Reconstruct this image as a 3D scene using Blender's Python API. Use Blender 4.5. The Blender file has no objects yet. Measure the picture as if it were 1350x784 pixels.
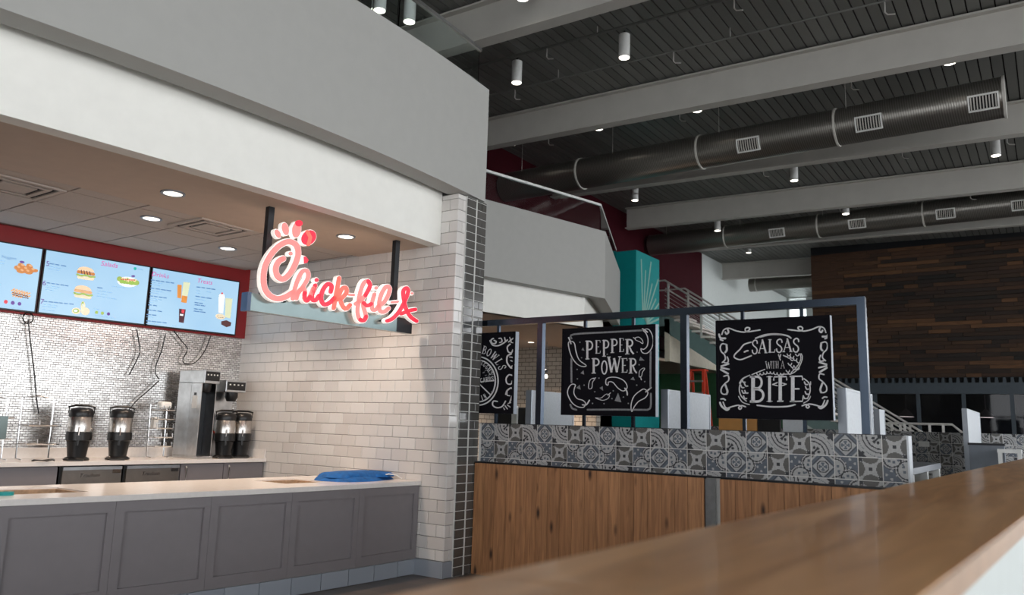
import bpy, bmesh, math, random
from mathutils import Vector, Matrix
random.seed(7)
S = bpy.context.scene
COL = S.collection
R_ = math.radians

# ------------------------------------------------------------------ camera
FPX, PITCH, ROLL, YAW, EYE = 1020.0, R_(9.27), R_(1.72), R_(35.03), 1.5
CAM = Vector((0, 0, EYE))
Fw = Vector((-math.sin(YAW) * math.cos(PITCH), math.cos(YAW) * math.cos(PITCH), math.sin(PITCH)))
r0 = Vector((math.cos(YAW), math.sin(YAW), 0)); u0 = r0.cross(Fw)
Rt = r0 * math.cos(ROLL) + u0 * math.sin(ROLL)
Up = u0 * math.cos(ROLL) - r0 * math.sin(ROLL)
cd = bpy.data.cameras.new('camera'); cam = bpy.data.objects.new('camera', cd); COL.objects.link(cam)
cd.sensor_width = 36.0; cd.lens = FPX / 1350 * 36; cd.clip_end = 200
cam.matrix_world = Matrix(((Rt.x, Up.x, -Fw.x, 0), (Rt.y, Up.y, -Fw.y, 0), (Rt.z, Up.z, -Fw.z, EYE), (0, 0, 0, 1)))
cd.dof.use_dof = True; cd.dof.focus_distance = 9.0; cd.dof.aperture_fstop = 2.0
S.camera = cam

# ------------------------------------------------------------------ light and exposure
w = bpy.data.worlds.new('world'); S.world = w; w.use_nodes = True
w.node_tree.nodes['Background'].inputs[0].default_value = (0.94, 0.97, 1.0, 1)
w.node_tree.nodes['Background'].inputs[1].default_value = 2.0
S.view_settings.view_transform = 'Standard'; S.view_settings.look = 'None'
S.view_settings.gamma = 1.0; S.view_settings.use_curve_mapping = False
S.view_settings.exposure = 0.95

# ------------------------------------------------------------------ photo pixel -> point on a known surface
def ray(x, y): return Fw + Rt * ((x - 675) / FPX) - Up * ((y - 392) / FPX)
def atz(x, y, z): d = ray(x, y); return CAM + d * ((z - EYE) / d.z)
def atx(x, y, X): d = ray(x, y); return CAM + d * (X / d.x)
def aty(x, y, Y): d = ray(x, y); return CAM + d * (Y / d.y)

# ------------------------------------------------------------------ materials
def nt(name):
    m = bpy.data.materials.new(name); m.use_nodes = True
    t = m.node_tree; b = t.nodes['Principled BSDF']; return m, t, b
def rgb(c): return (c[0], c[1], c[2], 1)
def plain(name, c, rough=.5, metal=0, noise=0.06, scale=8, coat=0, bump=0.0):
    m, t, b = nt(name)
    b.inputs['Roughness'].default_value = rough; b.inputs['Metallic'].default_value = metal
    b.inputs['Coat Weight'].default_value = coat
    co = t.nodes.new('ShaderNodeTexCoord'); n = t.nodes.new('ShaderNodeTexNoise'); n.inputs['Scale'].default_value = scale
    n.inputs['Detail'].default_value = 4
    t.links.new(co.outputs['Object'], n.inputs['Vector'])
    r = t.nodes.new('ShaderNodeValToRGB')
    r.color_ramp.elements[0].position = .3; r.color_ramp.elements[1].position = .7
    r.color_ramp.elements[0].color = rgb([v * (1 - noise) for v in c]); r.color_ramp.elements[1].color = rgb([min(1, v * (1 + noise)) for v in c])
    t.links.new(n.outputs['Fac'], r.inputs[0]); t.links.new(r.outputs[0], b.inputs['Base Color'])
    if bump:
        bp = t.nodes.new('ShaderNodeBump'); bp.inputs['Strength'].default_value = bump; bp.inputs['Distance'].default_value = .01
        t.links.new(n.outputs['Fac'], bp.inputs['Height']); t.links.new(bp.outputs[0], b.inputs['Normal'])
    return m
def emit(name, c, s):
    m, t, b = nt(name); b.inputs['Base Color'].default_value = rgb(c); b.inputs['Emission Color'].default_value = rgb(c)
    b.inputs['Emission Strength'].default_value = s * .78; b.inputs['Roughness'].default_value = .35
    return m
def rand_tint(name, cols, rough=.3, metal=0, coat=0, grain=None, bump=0.0, spec=.5):
    """a colour for each object out of a ramp, plus optional stretched grain"""
    m, t, b = nt(name); b.inputs['Roughness'].default_value = rough; b.inputs['Metallic'].default_value = metal
    b.inputs['Coat Weight'].default_value = coat; b.inputs['Specular IOR Level'].default_value = spec
    oi = t.nodes.new('ShaderNodeObjectInfo'); r = t.nodes.new('ShaderNodeValToRGB')
    els = r.color_ramp.elements
    while len(els) < len(cols): els.new(.5)
    for i, c in enumerate(cols): els[i].position = i / (len(cols) - 1); els[i].color = rgb(c)
    t.links.new(oi.outputs['Random'], r.inputs[0])
    out = r.outputs[0]
    if grain:
        co = t.nodes.new('ShaderNodeTexCoord'); mp = t.nodes.new('ShaderNodeMapping'); mp.inputs['Scale'].default_value = grain
        ad = t.nodes.new('ShaderNodeVectorMath'); ad.operation = 'ADD'
        cx = t.nodes.new('ShaderNodeCombineXYZ')
        for i in range(3): t.links.new(oi.outputs['Random'], cx.inputs[i])
        sc = t.nodes.new('ShaderNodeVectorMath'); sc.operation = 'SCALE'; sc.inputs['Scale'].default_value = 40
        t.links.new(cx.outputs[0], sc.inputs[0])
        t.links.new(co.outputs['Object'], ad.inputs[0]); t.links.new(sc.outputs[0], ad.inputs[1]); t.links.new(ad.outputs[0], mp.inputs[0])
        n = t.nodes.new('ShaderNodeTexNoise'); n.inputs['Scale'].default_value = 1; n.inputs['Detail'].default_value = 6; n.inputs['Distortion'].default_value = .8
        t.links.new(mp.outputs[0], n.inputs['Vector'])
        r2 = t.nodes.new('ShaderNodeValToRGB'); r2.color_ramp.elements[0].position = .28; r2.color_ramp.elements[1].position = .72
        r2.color_ramp.elements[0].color = (.6, .56, .53, 1); r2.color_ramp.elements[1].color = (1.18, 1.16, 1.15, 1)
        t.links.new(n.outputs['Fac'], r2.inputs[0])
        mx = t.nodes.new('ShaderNodeMix'); mx.data_type = 'RGBA'; mx.blend_type = 'MULTIPLY'; mx.inputs[0].default_value = 1
        t.links.new(out, mx.inputs[6]); t.links.new(r2.outputs[0], mx.inputs[7]); out = mx.outputs[2]
        if bump:
            bp = t.nodes.new('ShaderNodeBump'); bp.inputs['Strength'].default_value = bump; bp.inputs['Distance'].default_value = .01
            t.links.new(n.outputs['Fac'], bp.inputs['Height']); t.links.new(bp.outputs[0], b.inputs['Normal'])
    t.links.new(out, b.inputs['Base Color'])
    return m
def knots(name, base, knot):
    """oak cladding: per-plank tint, grain along z, dark knots"""
    m = rand_tint(name, base, rough=.6, grain=(34, 34, 2.2), bump=.25)
    t = m.node_tree; b = t.nodes['Principled BSDF']
    src = b.inputs['Base Color'].links[0].from_socket
    co = t.nodes.new('ShaderNodeTexCoord'); oi = t.nodes.new('ShaderNodeObjectInfo')
    ad = t.nodes.new('ShaderNodeVectorMath'); ad.operation = 'ADD'
    sc = t.nodes.new('ShaderNodeVectorMath'); sc.operation = 'SCALE'; sc.inputs['Scale'].default_value = 3.1
    t.links.new(oi.outputs['Location'], sc.inputs[0]); t.links.new(co.outputs['Object'], ad.inputs[0]); t.links.new(sc.outputs[0], ad.inputs[1])
    mp = t.nodes.new('ShaderNodeMapping'); mp.inputs['Scale'].default_value = (9, 9, 3.2); t.links.new(ad.outputs[0], mp.inputs[0])
    v = t.nodes.new('ShaderNodeTexVoronoi'); v.inputs['Scale'].default_value = .8; t.links.new(mp.outputs[0], v.inputs['Vector'])
    r = t.nodes.new('ShaderNodeValToRGB'); r.color_ramp.elements[0].position = .05; r.color_ramp.elements[1].position = .2
    r.color_ramp.elements[0].color = (1, 1, 1, 1); r.color_ramp.elements[1].color = (0, 0, 0, 1)
    t.links.new(v.outputs['Distance'], r.inputs[0])
    mx = t.nodes.new('ShaderNodeMix'); mx.data_type = 'RGBA'; t.links.new(r.outputs[0], mx.inputs[0])
    t.links.new(src, mx.inputs[6]); mx.inputs[7].default_value = rgb(knot); t.links.new(mx.outputs[2], b.inputs['Base Color'])
    return m
def glass(name, tint=(.8, .9, .88), rough=.02):
    m, t, b = nt(name); b.inputs['Base Color'].default_value = rgb(tint); b.inputs['Roughness'].default_value = rough
    b.inputs['Transmission Weight'].default_value = 1; b.inputs['IOR'].default_value = 1.3; b.inputs['Specular IOR Level'].default_value = .5
    return m

M = {}
M['fascia'] = plain('fascia paint', (.385, .38, .358), .7, noise=.02)
M['bulk'] = plain('white paint', (.87, .855, .80), .75, noise=.02)
M['soffit'] = plain('tan soffit paint', (.52, .40, .31), .7, noise=.03)
M['ctile'] = plain('ceiling tile', (.50, .43, .38), .85, noise=.05, scale=60, bump=.1)
M['tgrid'] = plain('ceiling grid', (.20, .16, .14), .6)
M['red'] = plain('red wall paint', (.30, .012, .015), .5, noise=.04)
M['maroon'] = plain('maroon wall paint', (.045, .005, .009), .9, noise=.06)
M['maroon'].node_tree.nodes['Principled BSDF'].inputs['Specular IOR Level'].default_value = .1
M['wtile'] = rand_tint('white subway glaze', [(.64, .60, .57), (.69, .655, .625), (.73, .70, .67)], rough=.16, coat=.2)
M['wgrout'] = plain('grey grout', (.17, .165, .16), .9)
M['dtile'] = rand_tint('charcoal tile glaze', [(.07, .066, .06), (.095, .09, .083), (.085, .08, .074)], rough=.1, coat=.5)
M['dgrout'] = plain('white grout', (.66, .65, .62), .9)
M['stile'] = rand_tint('slate base tile', [(.27, .30, .345), (.31, .34, .385)], rough=.5)
M['cab'] = plain('grey cabinet laminate', (.205, .186, .195), .5, noise=.03)
M['quartz'] = plain('white quartz', (.78, .74, .71), .18, noise=.03, scale=40)
M['plywood'] = plain('cut plywood', (.42, .28, .17), .7, noise=.2, scale=30)
M['steel'] = plain('brushed steel', (.52, .53, .54), .28, metal=1, noise=.1, scale=14)
M['dsteel'] = plain('dark steel door', (.20, .175, .155), .35, metal=.7, noise=.1, scale=10)
M['chrome'] = plain('chrome', (.75, .75, .75), .12, metal=1)
M['black'] = plain('black plastic', (.008, .008, .009), .35)
M['blackmetal'] = plain('black metal', (.012, .013, .016), .4, metal=.3)
M['frame'] = plain('blue black frame steel', (.055, .07, .095), .25, metal=1)
M['beam'] = plain('beam paint', (.50, .48, .44), .6, noise=.04, scale=3)
M['deckback'] = plain('deck void', (.012, .012, .012), .9)
M['deck'] = rand_tint('deck strip', [(.15, .152, .142), (.18, .18, .168), (.21, .212, .198)], rough=.5, metal=.2)
M['white'] = plain('white enamel', (.72, .72, .70), .4)
M['lamp'] = emit('lamp lens', (1, .93, .82), 3.5)
M['warmlamp'] = emit('downlight lens', (1, .86, .72), 2.6)
M['teal'] = plain('teal paint', (.0, .29, .29), .5, noise=.04)
M['tealray'] = plain('teal ray paint', (.32, .52, .45), .5)
M['green'] = plain('green wall', (.03, .11, .045), .6)
M['cream'] = plain('cream wall', (.66, .60, .48), .7)
M['orange'] = plain('amber panel', (.55, .27, .08), .6)
M['whitewall'] = plain('cool white wall', (.62, .66, .64), .7, noise=.02)
M['stair'] = plain('stair stringer paint', (.16, .23, .22), .5)
M['tread'] = plain('pale tread', (.75, .68, .62), .6)
M['ladder'] = plain('red fibreglass', (.62, .05, .02), .4)
M['panel'] = plain('white woven panel', (.62, .65, .68), .7, noise=.05, scale=50, bump=.1)
M['pframe'] = plain('aluminium frame', (.30, .32, .35), .4, metal=.6)
M['cloth'] = plain('blue cloth', (.0, .095, .34), .85, noise=.25, scale=20, bump=.3)
M['rope'] = plain('white cord', (.8, .8, .78), .7)
M['chalk'] = plain('chalk white print', (.66, .65, .66), .7, noise=.08, scale=60)
M['chalkgrey'] = plain('chalk grey print', (.22, .22, .23), .7, noise=.2, scale=60)
M['board'] = plain('sign board', (.005, .0045, .007), .8)
M['board'].node_tree.nodes['Principled BSDF'].inputs['Specular IOR Level'].default_value = .12
M['boardedge'] = plain('sign edge steel', (.30, .34, .40), .4)
M['glass'] = glass('clear glass')
M['darkglass'] = glass('dark glazing', (.16, .15, .17), .03)
M['bluesteel'] = plain('blue grey header', (.045, .06, .075), .5)
M['seat'] = plain('grey vinyl', (.16, .18, .21), .5)
M['concrete'] = plain('concrete', (.35, .34, .33), .8)
M['handle'] = plain('nickel', (.66, .64, .61), .4, metal=.4)
M['copperurn'] = plain('urn steel', (.55, .52, .49), .27, metal=1)
M['whitehalo'] = emit('letter halo acrylic', (1, .95, .9), .32)
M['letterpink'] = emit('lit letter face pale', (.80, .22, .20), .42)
M['letterred'] = emit('lit letter face red', (.70, .012, .04), .5)
M['lettercoral'] = emit('lit letter face coral', (.85, .13, .09), .45)
M['shelfblue'] = plain('sign rail glossy', (.17, .22, .22), .2, metal=.5)
M['shelfside'] = plain('sign rail end', (.03, .07, .16), .3)
def screen_mat():
    m, t, b = nt('menu screen glow')
    co = t.nodes.new('ShaderNodeTexCoord'); n = t.nodes.new('ShaderNodeTexNoise'); n.inputs['Scale'].default_value = 1.2
    t.links.new(co.outputs['Object'], n.inputs['Vector'])
    r = t.nodes.new('ShaderNodeValToRGB'); r.color_ramp.elements[0].position = .3; r.color_ramp.elements[1].position = .7
    r.color_ramp.elements[0].color = (.34, .57, .80, 1); r.color_ramp.elements[1].color = (.44, .67, .85, 1)
    t.links.new(n.outputs['Fac'], r.inputs[0]); t.links.new(r.outputs[0], b.inputs['Emission Color'])
    b.inputs['Base Color'].default_value = (.02, .02, .03, 1); b.inputs['Emission Strength'].default_value = .56; b.inputs['Roughness'].default_value = .25
    return m
M['screen'] = screen_mat()
def prn(n, c, s=.55): M[n] = emit('screen ' + n, c, s)
prn('p_ink', (.10, .22, .42)); prn('p_faint', (.22, .42, .66)); prn('p_mag', (.55, .05, .28)); prn('p_red', (.6, .05, .07)); prn('p_bun', (.62, .36, .18)); prn('p_bun2', (.75, .55, .36))
prn('p_chk', (.50, .20, .06)); prn('p_let', (.30, .42, .10)); prn('p_tan', (.72, .62, .45)); prn('p_white', (.75, .8, .82)); prn('p_tea', (.62, .24, .05))
prn('p_cola', (.06, .02, .03)); prn('p_lem', (.62, .66, .45)); prn('p_purple', (.12, .05, .26)); prn('p_choc', (.08, .03, .03)); prn('p_teal', (.02, .42, .36))
def mosaic():
    m, t, b = nt('steel mosaic')
    co = t.nodes.new('ShaderNodeTexCoord'); mp = t.nodes.new('ShaderNodeMapping'); mp.inputs['Rotation'].default_value = (R_(90), 0, R_(90))
    sp = t.nodes.new('ShaderNodeSeparateXYZ'); cb = t.nodes.new('ShaderNodeCombineXYZ')
    t.links.new(co.outputs['Object'], sp.inputs[0]); t.links.new(sp.outputs['Y'], cb.inputs['X']); t.links.new(sp.outputs['Z'], cb.inputs['Y'])
    br = t.nodes.new('ShaderNodeTexBrick'); br.inputs['Scale'].default_value = 1
    br.inputs['Brick Width'].default_value = .05; br.inputs['Row Height'].default_value = .025; br.inputs['Mortar Size'].default_value = .0022
    br.inputs['Color1'].default_value = (.75, .73, .70, 1); br.inputs['Color2'].default_value = (.46, .44, .42, 1); br.inputs['Mortar'].default_value = (.10, .09, .085, 1)
    br.inputs['Bias'].default_value = -.1
    t.links.new(cb.outputs[0], br.inputs['Vector']); t.links.new(br.outputs['Color'], b.inputs['Base Color'])
    mt = t.nodes.new('ShaderNodeMath'); mt.operation = 'SUBTRACT'; mt.inputs[0].default_value = 1
    t.links.new(br.outputs['Fac'], mt.inputs[1]); t.links.new(mt.outputs[0], b.inputs['Metallic'])
    b.inputs['Roughness'].default_value = .24
    # each little brick sits at its own slight tilt
    n = t.nodes.new('ShaderNodeTexNoise'); n.inputs['Scale'].default_value = 22; n.inputs['Detail'].default_value = 1
    t.links.new(cb.outputs[0], n.inputs['Vector'])
    ad = t.nodes.new('ShaderNodeMath'); ad.operation = 'MULTIPLY_ADD'; ad.inputs[1].default_value = .5
    t.links.new(n.outputs['Fac'], ad.inputs[0]); t.links.new(mt.outputs[0], ad.inputs[2])
    bp = t.nodes.new('ShaderNodeBump'); bp.inputs['Strength'].default_value = .3; bp.inputs['Distance'].default_value = .004
    t.links.new(ad.outputs[0], bp.inputs['Height']); t.links.new(bp.outputs[0], b.inputs['Normal'])
    return m
M['mosaic'] = mosaic()
def duct_mat():
    m, t, b = nt('spiral duct'); b.inputs['Metallic'].default_value = .85; b.inputs['Roughness'].default_value = .34
    co = t.nodes.new('ShaderNodeTexCoord'); wv = t.nodes.new('ShaderNodeTexWave'); wv.inputs['Scale'].default_value = 9.0; wv.inputs['Distortion'].default_value = .3
    mp = t.nodes.new('ShaderNodeMapping'); mp.inputs['Rotation'].default_value = (0, R_(6), 0)
    t.links.new(co.outputs['Object'], mp.inputs[0]); t.links.new(mp.outputs[0], wv.inputs['Vector'])
    r = t.nodes.new('ShaderNodeValToRGB'); r.color_ramp.elements[0].color = (.20, .185, .165, 1); r.color_ramp.elements[1].color = (.32, .305, .28, 1)
    t.links.new(wv.outputs['Fac'], r.inputs[0]); t.links.new(r.outputs[0], b.inputs['Base Color'])
    bp = t.nodes.new('ShaderNodeBump'); bp.inputs['Strength'].default_value = .15; bp.inputs['Distance'].default_value = .006
    t.links.new(wv.outputs['Fac'], bp.inputs['Height']); t.links.new(bp.outputs[0], b.inputs['Normal'])
    return m
M['duct'] = duct_mat()
def bar_mat():
    m, t, b = nt('oiled bar top'); b.inputs['Roughness'].default_value = .3; b.inputs['Coat Weight'].default_value = .1
    co = t.nodes.new('ShaderNodeTexCoord'); mp = t.nodes.new('ShaderNodeMapping'); mp.inputs['Scale'].default_value = (9, .9, 9)
    t.links.new(co.outputs['Object'], mp.inputs[0])
    n = t.nodes.new('ShaderNodeTexNoise'); n.inputs['Scale'].default_value = 1; n.inputs['Detail'].default_value = 5; n.inputs['Distortion'].default_value = 1.4
    t.links.new(mp.outputs[0], n.inputs['Vector'])
    r = t.nodes.new('ShaderNodeValToRGB'); r.color_ramp.elements[0].position = .3; r.color_ramp.elements[1].position = .72
    r.color_ramp.elements[0].color = (.46, .22, .09, 1); r.color_ramp.elements[1].color = (.80, .45, .21, 1)
    t.links.new(n.outputs['Fac'], r.inputs[0]); t.links.new(r.outputs[0], b.inputs['Base Color'])
    return m
M['bar'] = bar_mat()
M['litedge'] = plain('lit bar edge', (.50, .33, .22), .35, noise=.1)  # paler oak for the ledge edge, window light put into the colour
M['plank'] = knots('knotty oak plank', [(.38, .18, .078), (.46, .225, .10), (.42, .20, .088), (.50, .25, .115)], (.035, .014, .007))
M['reclaimed'] = rand_tint('reclaimed wood strip', [(.008, .006, .005), (.026, .014, .008), (.05, .023, .010), (.010, .008, .006), (.14, .064, .025), (.016, .011, .009), (.04, .019, .010), (.075, .034, .015)], rough=.8, grain=(3, 20, 30), bump=.3)
def floor_mat():
    m, t, b = nt('brown floor tile'); b.inputs['Roughness'].default_value = .35
    co = t.nodes.new('ShaderNodeTexCoord'); br = t.nodes.new('ShaderNodeTexBrick'); br.offset = .5
    br.inputs['Scale'].default_value = 1; br.inputs['Brick Width'].default_value = .9; br.inputs['Row Height'].default_value = .15; br.inputs['Mortar Size'].default_value = .004
    br.inputs['Color1'].default_value = (.10, .085, .078, 1); br.inputs['Color2'].default_value = (.145, .12, .105, 1); br.inputs['Mortar'].default_value = (.08, .07, .065, 1)
    t.links.new(co.outputs['Object'], br.inputs['Vector']); t.links.new(br.outputs['Color'], b.inputs['Base Color'])
    return m
M['floor'] = floor_mat()
def attr_mat(name, rough=.45):
    m, t, b = nt(name); a = t.nodes.new('ShaderNodeAttribute'); a.attribute_name = 'print'
    n = t.nodes.new('ShaderNodeTexNoise'); n.inputs['Scale'].default_value = 45; co = t.nodes.new('ShaderNodeTexCoord'); t.links.new(co.outputs['Object'], n.inputs['Vector'])
    r = t.nodes.new('ShaderNodeValToRGB'); r.color_ramp.elements[0].color = (.72, .72, .72, 1); r.color_ramp.elements[1].color = (1.2, 1.2, 1.2, 1)
    t.links.new(n.outputs['Fac'], r.inputs[0])
    mx = t.nodes.new('ShaderNodeMix'); mx.data_type = 'RGBA'; mx.blend_type = 'MULTIPLY'; mx.inputs[0].default_value = 1
    t.links.new(a.outputs['Color'], mx.inputs[6]); t.links.new(r.outputs[0], mx.inputs[7]); t.links.new(mx.outputs[2], b.inputs['Base Color'])
    b.inputs['Roughness'].default_value = rough; return m
M['ptile'] = attr_mat('encaustic tile print')

# ------------------------------------------------------------------ mesh helpers
W = {}
def place(o, parent=None, wm=None):
    COL.objects.link(o)
    if parent is not None: o.parent = parent
    W[o] = wm if wm is not None else (W[parent] if parent is not None else Matrix())
def tag(o, label=None, cat=None, group=None, kind=None):
    if label: o['label'] = label
    if cat: o['category'] = cat
    if group: o['group'] = group
    if kind: o['kind'] = kind
    return o
def thing(name, loc, label, cat, group=None, rz=0.0):
    o = bpy.data.objects.new(name, None); o.empty_display_size = .1
    o.location = loc; o.rotation_euler = (0, 0, rz)
    place(o, None, Matrix.Translation(Vector(loc)) @ Matrix.Rotation(rz, 4, 'Z')); tag(o, label, cat, group)
    return o
class MB:
    def __init__(s): s.v = []; s.f = []
    def add(s, vs, fs):
        k = len(s.v); s.v += [Vector(p) for p in vs]; s.f += [tuple(i + k for i in f) for f in fs]; return s
    def box(s, x0, x1, y0, y1, z0, z1):
        return s.add([(x0, y0, z0), (x1, y0, z0), (x1, y1, z0), (x0, y1, z0), (x0, y0, z1), (x1, y0, z1), (x1, y1, z1), (x0, y1, z1)],
                     [(0, 3, 2, 1), (4, 5, 6, 7), (0, 1, 5, 4), (1, 2, 6, 5), (2, 3, 7, 6), (3, 0, 4, 7)])
    def hexa(s, a, b):
        """two quads (lists of four points) joined into a solid"""
        return s.add(list(a) + list(b), [(3, 2, 1, 0), (4, 5, 6, 7), (0, 1, 5, 4), (1, 2, 6, 5), (2, 3, 7, 6), (3, 0, 4, 7)])
    def prism(s, poly, vec):
        n = len(poly); vec = Vector(vec); a = [Vector(p) for p in poly]; b = [p + vec for p in a]
        return s.add(a + b, [tuple(range(n - 1, -1, -1)), tuple(range(n, 2 * n))] + [(i, (i + 1) % n, n + (i + 1) % n, n + i) for i in range(n)])
    def tube(s, pts, r, n=8, caps=True):
        pts = [Vector(p) for p in pts]; rings = []
        for i, p in enumerate(pts):
            d = (pts[min(i + 1, len(pts) - 1)] - pts[max(i - 1, 0)]).normalized()
            a = d.cross(Vector((0, 0, 1)));
            if a.length < 1e-3: a = d.cross(Vector((0, 1, 0)))
            a.normalize(); b = d.cross(a)
            rr = r[i] if isinstance(r, (list, tuple)) else r
            rings.append([p + (a * math.cos(2 * math.pi * k / n) + b * math.sin(2 * math.pi * k / n)) * rr for k in range(n)])
        vs = [q for g in rings for q in g]; fs = []
        for i in range(len(pts) - 1):
            for k in range(n): fs.append((i * n + k, i * n + (k + 1) % n, (i + 1) * n + (k + 1) % n, (i + 1) * n + k))
        if caps: fs.append(tuple(range(n - 1, -1, -1))); fs.append(tuple((len(pts) - 1) * n + k for k in range(n)))
        return s.add(vs, fs)
    def lathe(s, prof, c=(0, 0, 0), n=20, caps=True):
        c = Vector(c); vs = []; fs = []
        for r, z in prof:
            for k in range(n): vs.append(c + Vector((r * math.cos(2 * math.pi * k / n), r * math.sin(2 * math.pi * k / n), z)))
        for i in range(len(prof) - 1):
            for k in range(n): fs.append((i * n + k, i * n + (k + 1) % n, (i + 1) * n + (k + 1) % n, (i + 1) * n + k))
        if caps: fs.append(tuple(range(n - 1, -1, -1))); fs.append(tuple((len(prof) - 1) * n + k for k in range(n)))
        return s.add(vs, fs)
    def ball(s, c, rx, ry, rz, n=12, m=8):
        prof = [(math.sin(math.pi * i / m), -math.cos(math.pi * i / m)) for i in range(m + 1)]
        k = len(s.v); s.lathe([(max(r, .001), z) for r, z in prof], (0, 0, 0), n)
        for i in range(k, len(s.v)): p = s.v[i]; s.v[i] = Vector((c[0] + p.x * rx, c[1] + p.y * ry, c[2] + p.z * rz))
        return s
    def mesh(s, name, mat, smooth=False, M0=None):
        me = bpy.data.meshes.new(name); vs = s.v if M0 is None else [M0 @ p for p in s.v]
        me.from_pydata([tuple(p) for p in vs], [], s.f); me.update()
        bm = bmesh.new(); bm.from_mesh(me); bmesh.ops.recalc_face_normals(bm, faces=bm.faces); bm.to_mesh(me); bm.free()
        if mat: me.materials.append(M[mat] if isinstance(mat, str) else mat)
        if smooth:
            for p in me.polygons: p.use_smooth = True
            try: me.set_sharp_from_angle(angle=R_(40))
            except Exception: pass
        return me
    def build(s, name, mat, parent=None, smooth=False, local=False, bevel=0):
        """points are world points (local=False) or the parent's own"""
        M0 = None
        if parent is not None and not local: M0 = W[parent].inverted()
        o = bpy.data.objects.new(name, s.mesh(name, mat, smooth, M0)); place(o, parent)
        if bevel:
            b = o.modifiers.new('bevel', 'BEVEL'); b.width = bevel; b.segments = 2; b.limit_method = 'ANGLE'
        return o
    def solo(s, name, mat, label, cat, group=None, smooth=False, base=None, bevel=0):
        """a thing that is one mesh; origin at its base"""
        xs = [p.x for p in s.v]; ys = [p.y for p in s.v]; zs = [p.z for p in s.v]
        b = Vector(base) if base else Vector(((min(xs) + max(xs)) / 2, (min(ys) + max(ys)) / 2, min(zs)))
        o = bpy.data.objects.new(name, s.mesh(name, mat, smooth, Matrix.Translation(-b))); o.location = b; place(o, None, Matrix.Translation(b))
        if bevel:
            m = o.modifiers.new('bevel', 'BEVEL'); m.width = bevel; m.segments = 2; m.limit_method = 'ANGLE'
        return tag(o, label, cat, group)
def struct(mb, name, mat, label=None, parent=None, smooth=False):
    o = mb.build(name, mat, parent, smooth)
    if parent is None: tag(o, label, None, None, 'structure')
    return o
def box(*a): return MB().box(*a)
def inst(name, me, loc, parent, rot=(0, 0, 0), scale=None):
    o = bpy.data.objects.new(name, me); o.location = loc; o.rotation_euler = rot
    if scale: o.scale = scale
    place(o, parent); return o
def copy_tree(root, loc, rz=None, label=None, group=None):
    def cp(o, par):
        c = o.copy(); COL.objects.link(c); c.parent = par
        for ch in o.children: cp(ch, c)
        return c
    c = cp(root, None); c.location = loc
    if rz is not None: c.rotation_euler = (0, 0, rz)
    if label: c['label'] = label
    if group: c['group'] = group
    return c
def pieces(name, items, parent, mat, limit=300):
    """items: (x0,x1,y0,y1,z0,z1) boxes; nearest ones become parts, the rest one stuff part"""
    items = sorted(items, key=lambda q: (Vector(((q[0] + q[1]) / 2, (q[2] + q[3]) / 2, (q[4] + q[5]) / 2)) - CAM).length)
    cache = {}
    for q in items[:limit]:
        d = tuple(round(v, 4) for v in (q[1] - q[0], q[3] - q[2], q[5] - q[4]))
        if d not in cache:
            e = min(.004, min(d) * .3)
            cache[d] = chamfer_box(d, e).mesh(name, mat)
        inst(name, cache[d], ((q[0] + q[1]) / 2, (q[2] + q[3]) / 2, (q[4] + q[5]) / 2), parent)
    if len(items) > limit:
        mb = MB()
        for q in items[limit:]: mb.box(*q)
        o = mb.build(name + '_field', mat, parent); o['kind'] = 'stuff'
def chamfer_box(d, e):
    mb = MB(); x, y, z = d[0] / 2, d[1] / 2, d[2] / 2
    bm = bmesh.new(); bmesh.ops.create_cube(bm, size=1)
    for v in bm.verts: v.co = Vector((v.co.x * 2 * x, v.co.y * 2 * y, v.co.z * 2 * z))
    bmesh.ops.bevel(bm, geom=bm.edges[:], offset=e, segments=1, affect='EDGES')
    bm.verts.ensure_lookup_table()
    mb.v = [v.co.copy() for v in bm.verts]; mb.f = [tuple(v.index for v in f.verts) for f in bm.faces]; bm.free()
    return mb

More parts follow.
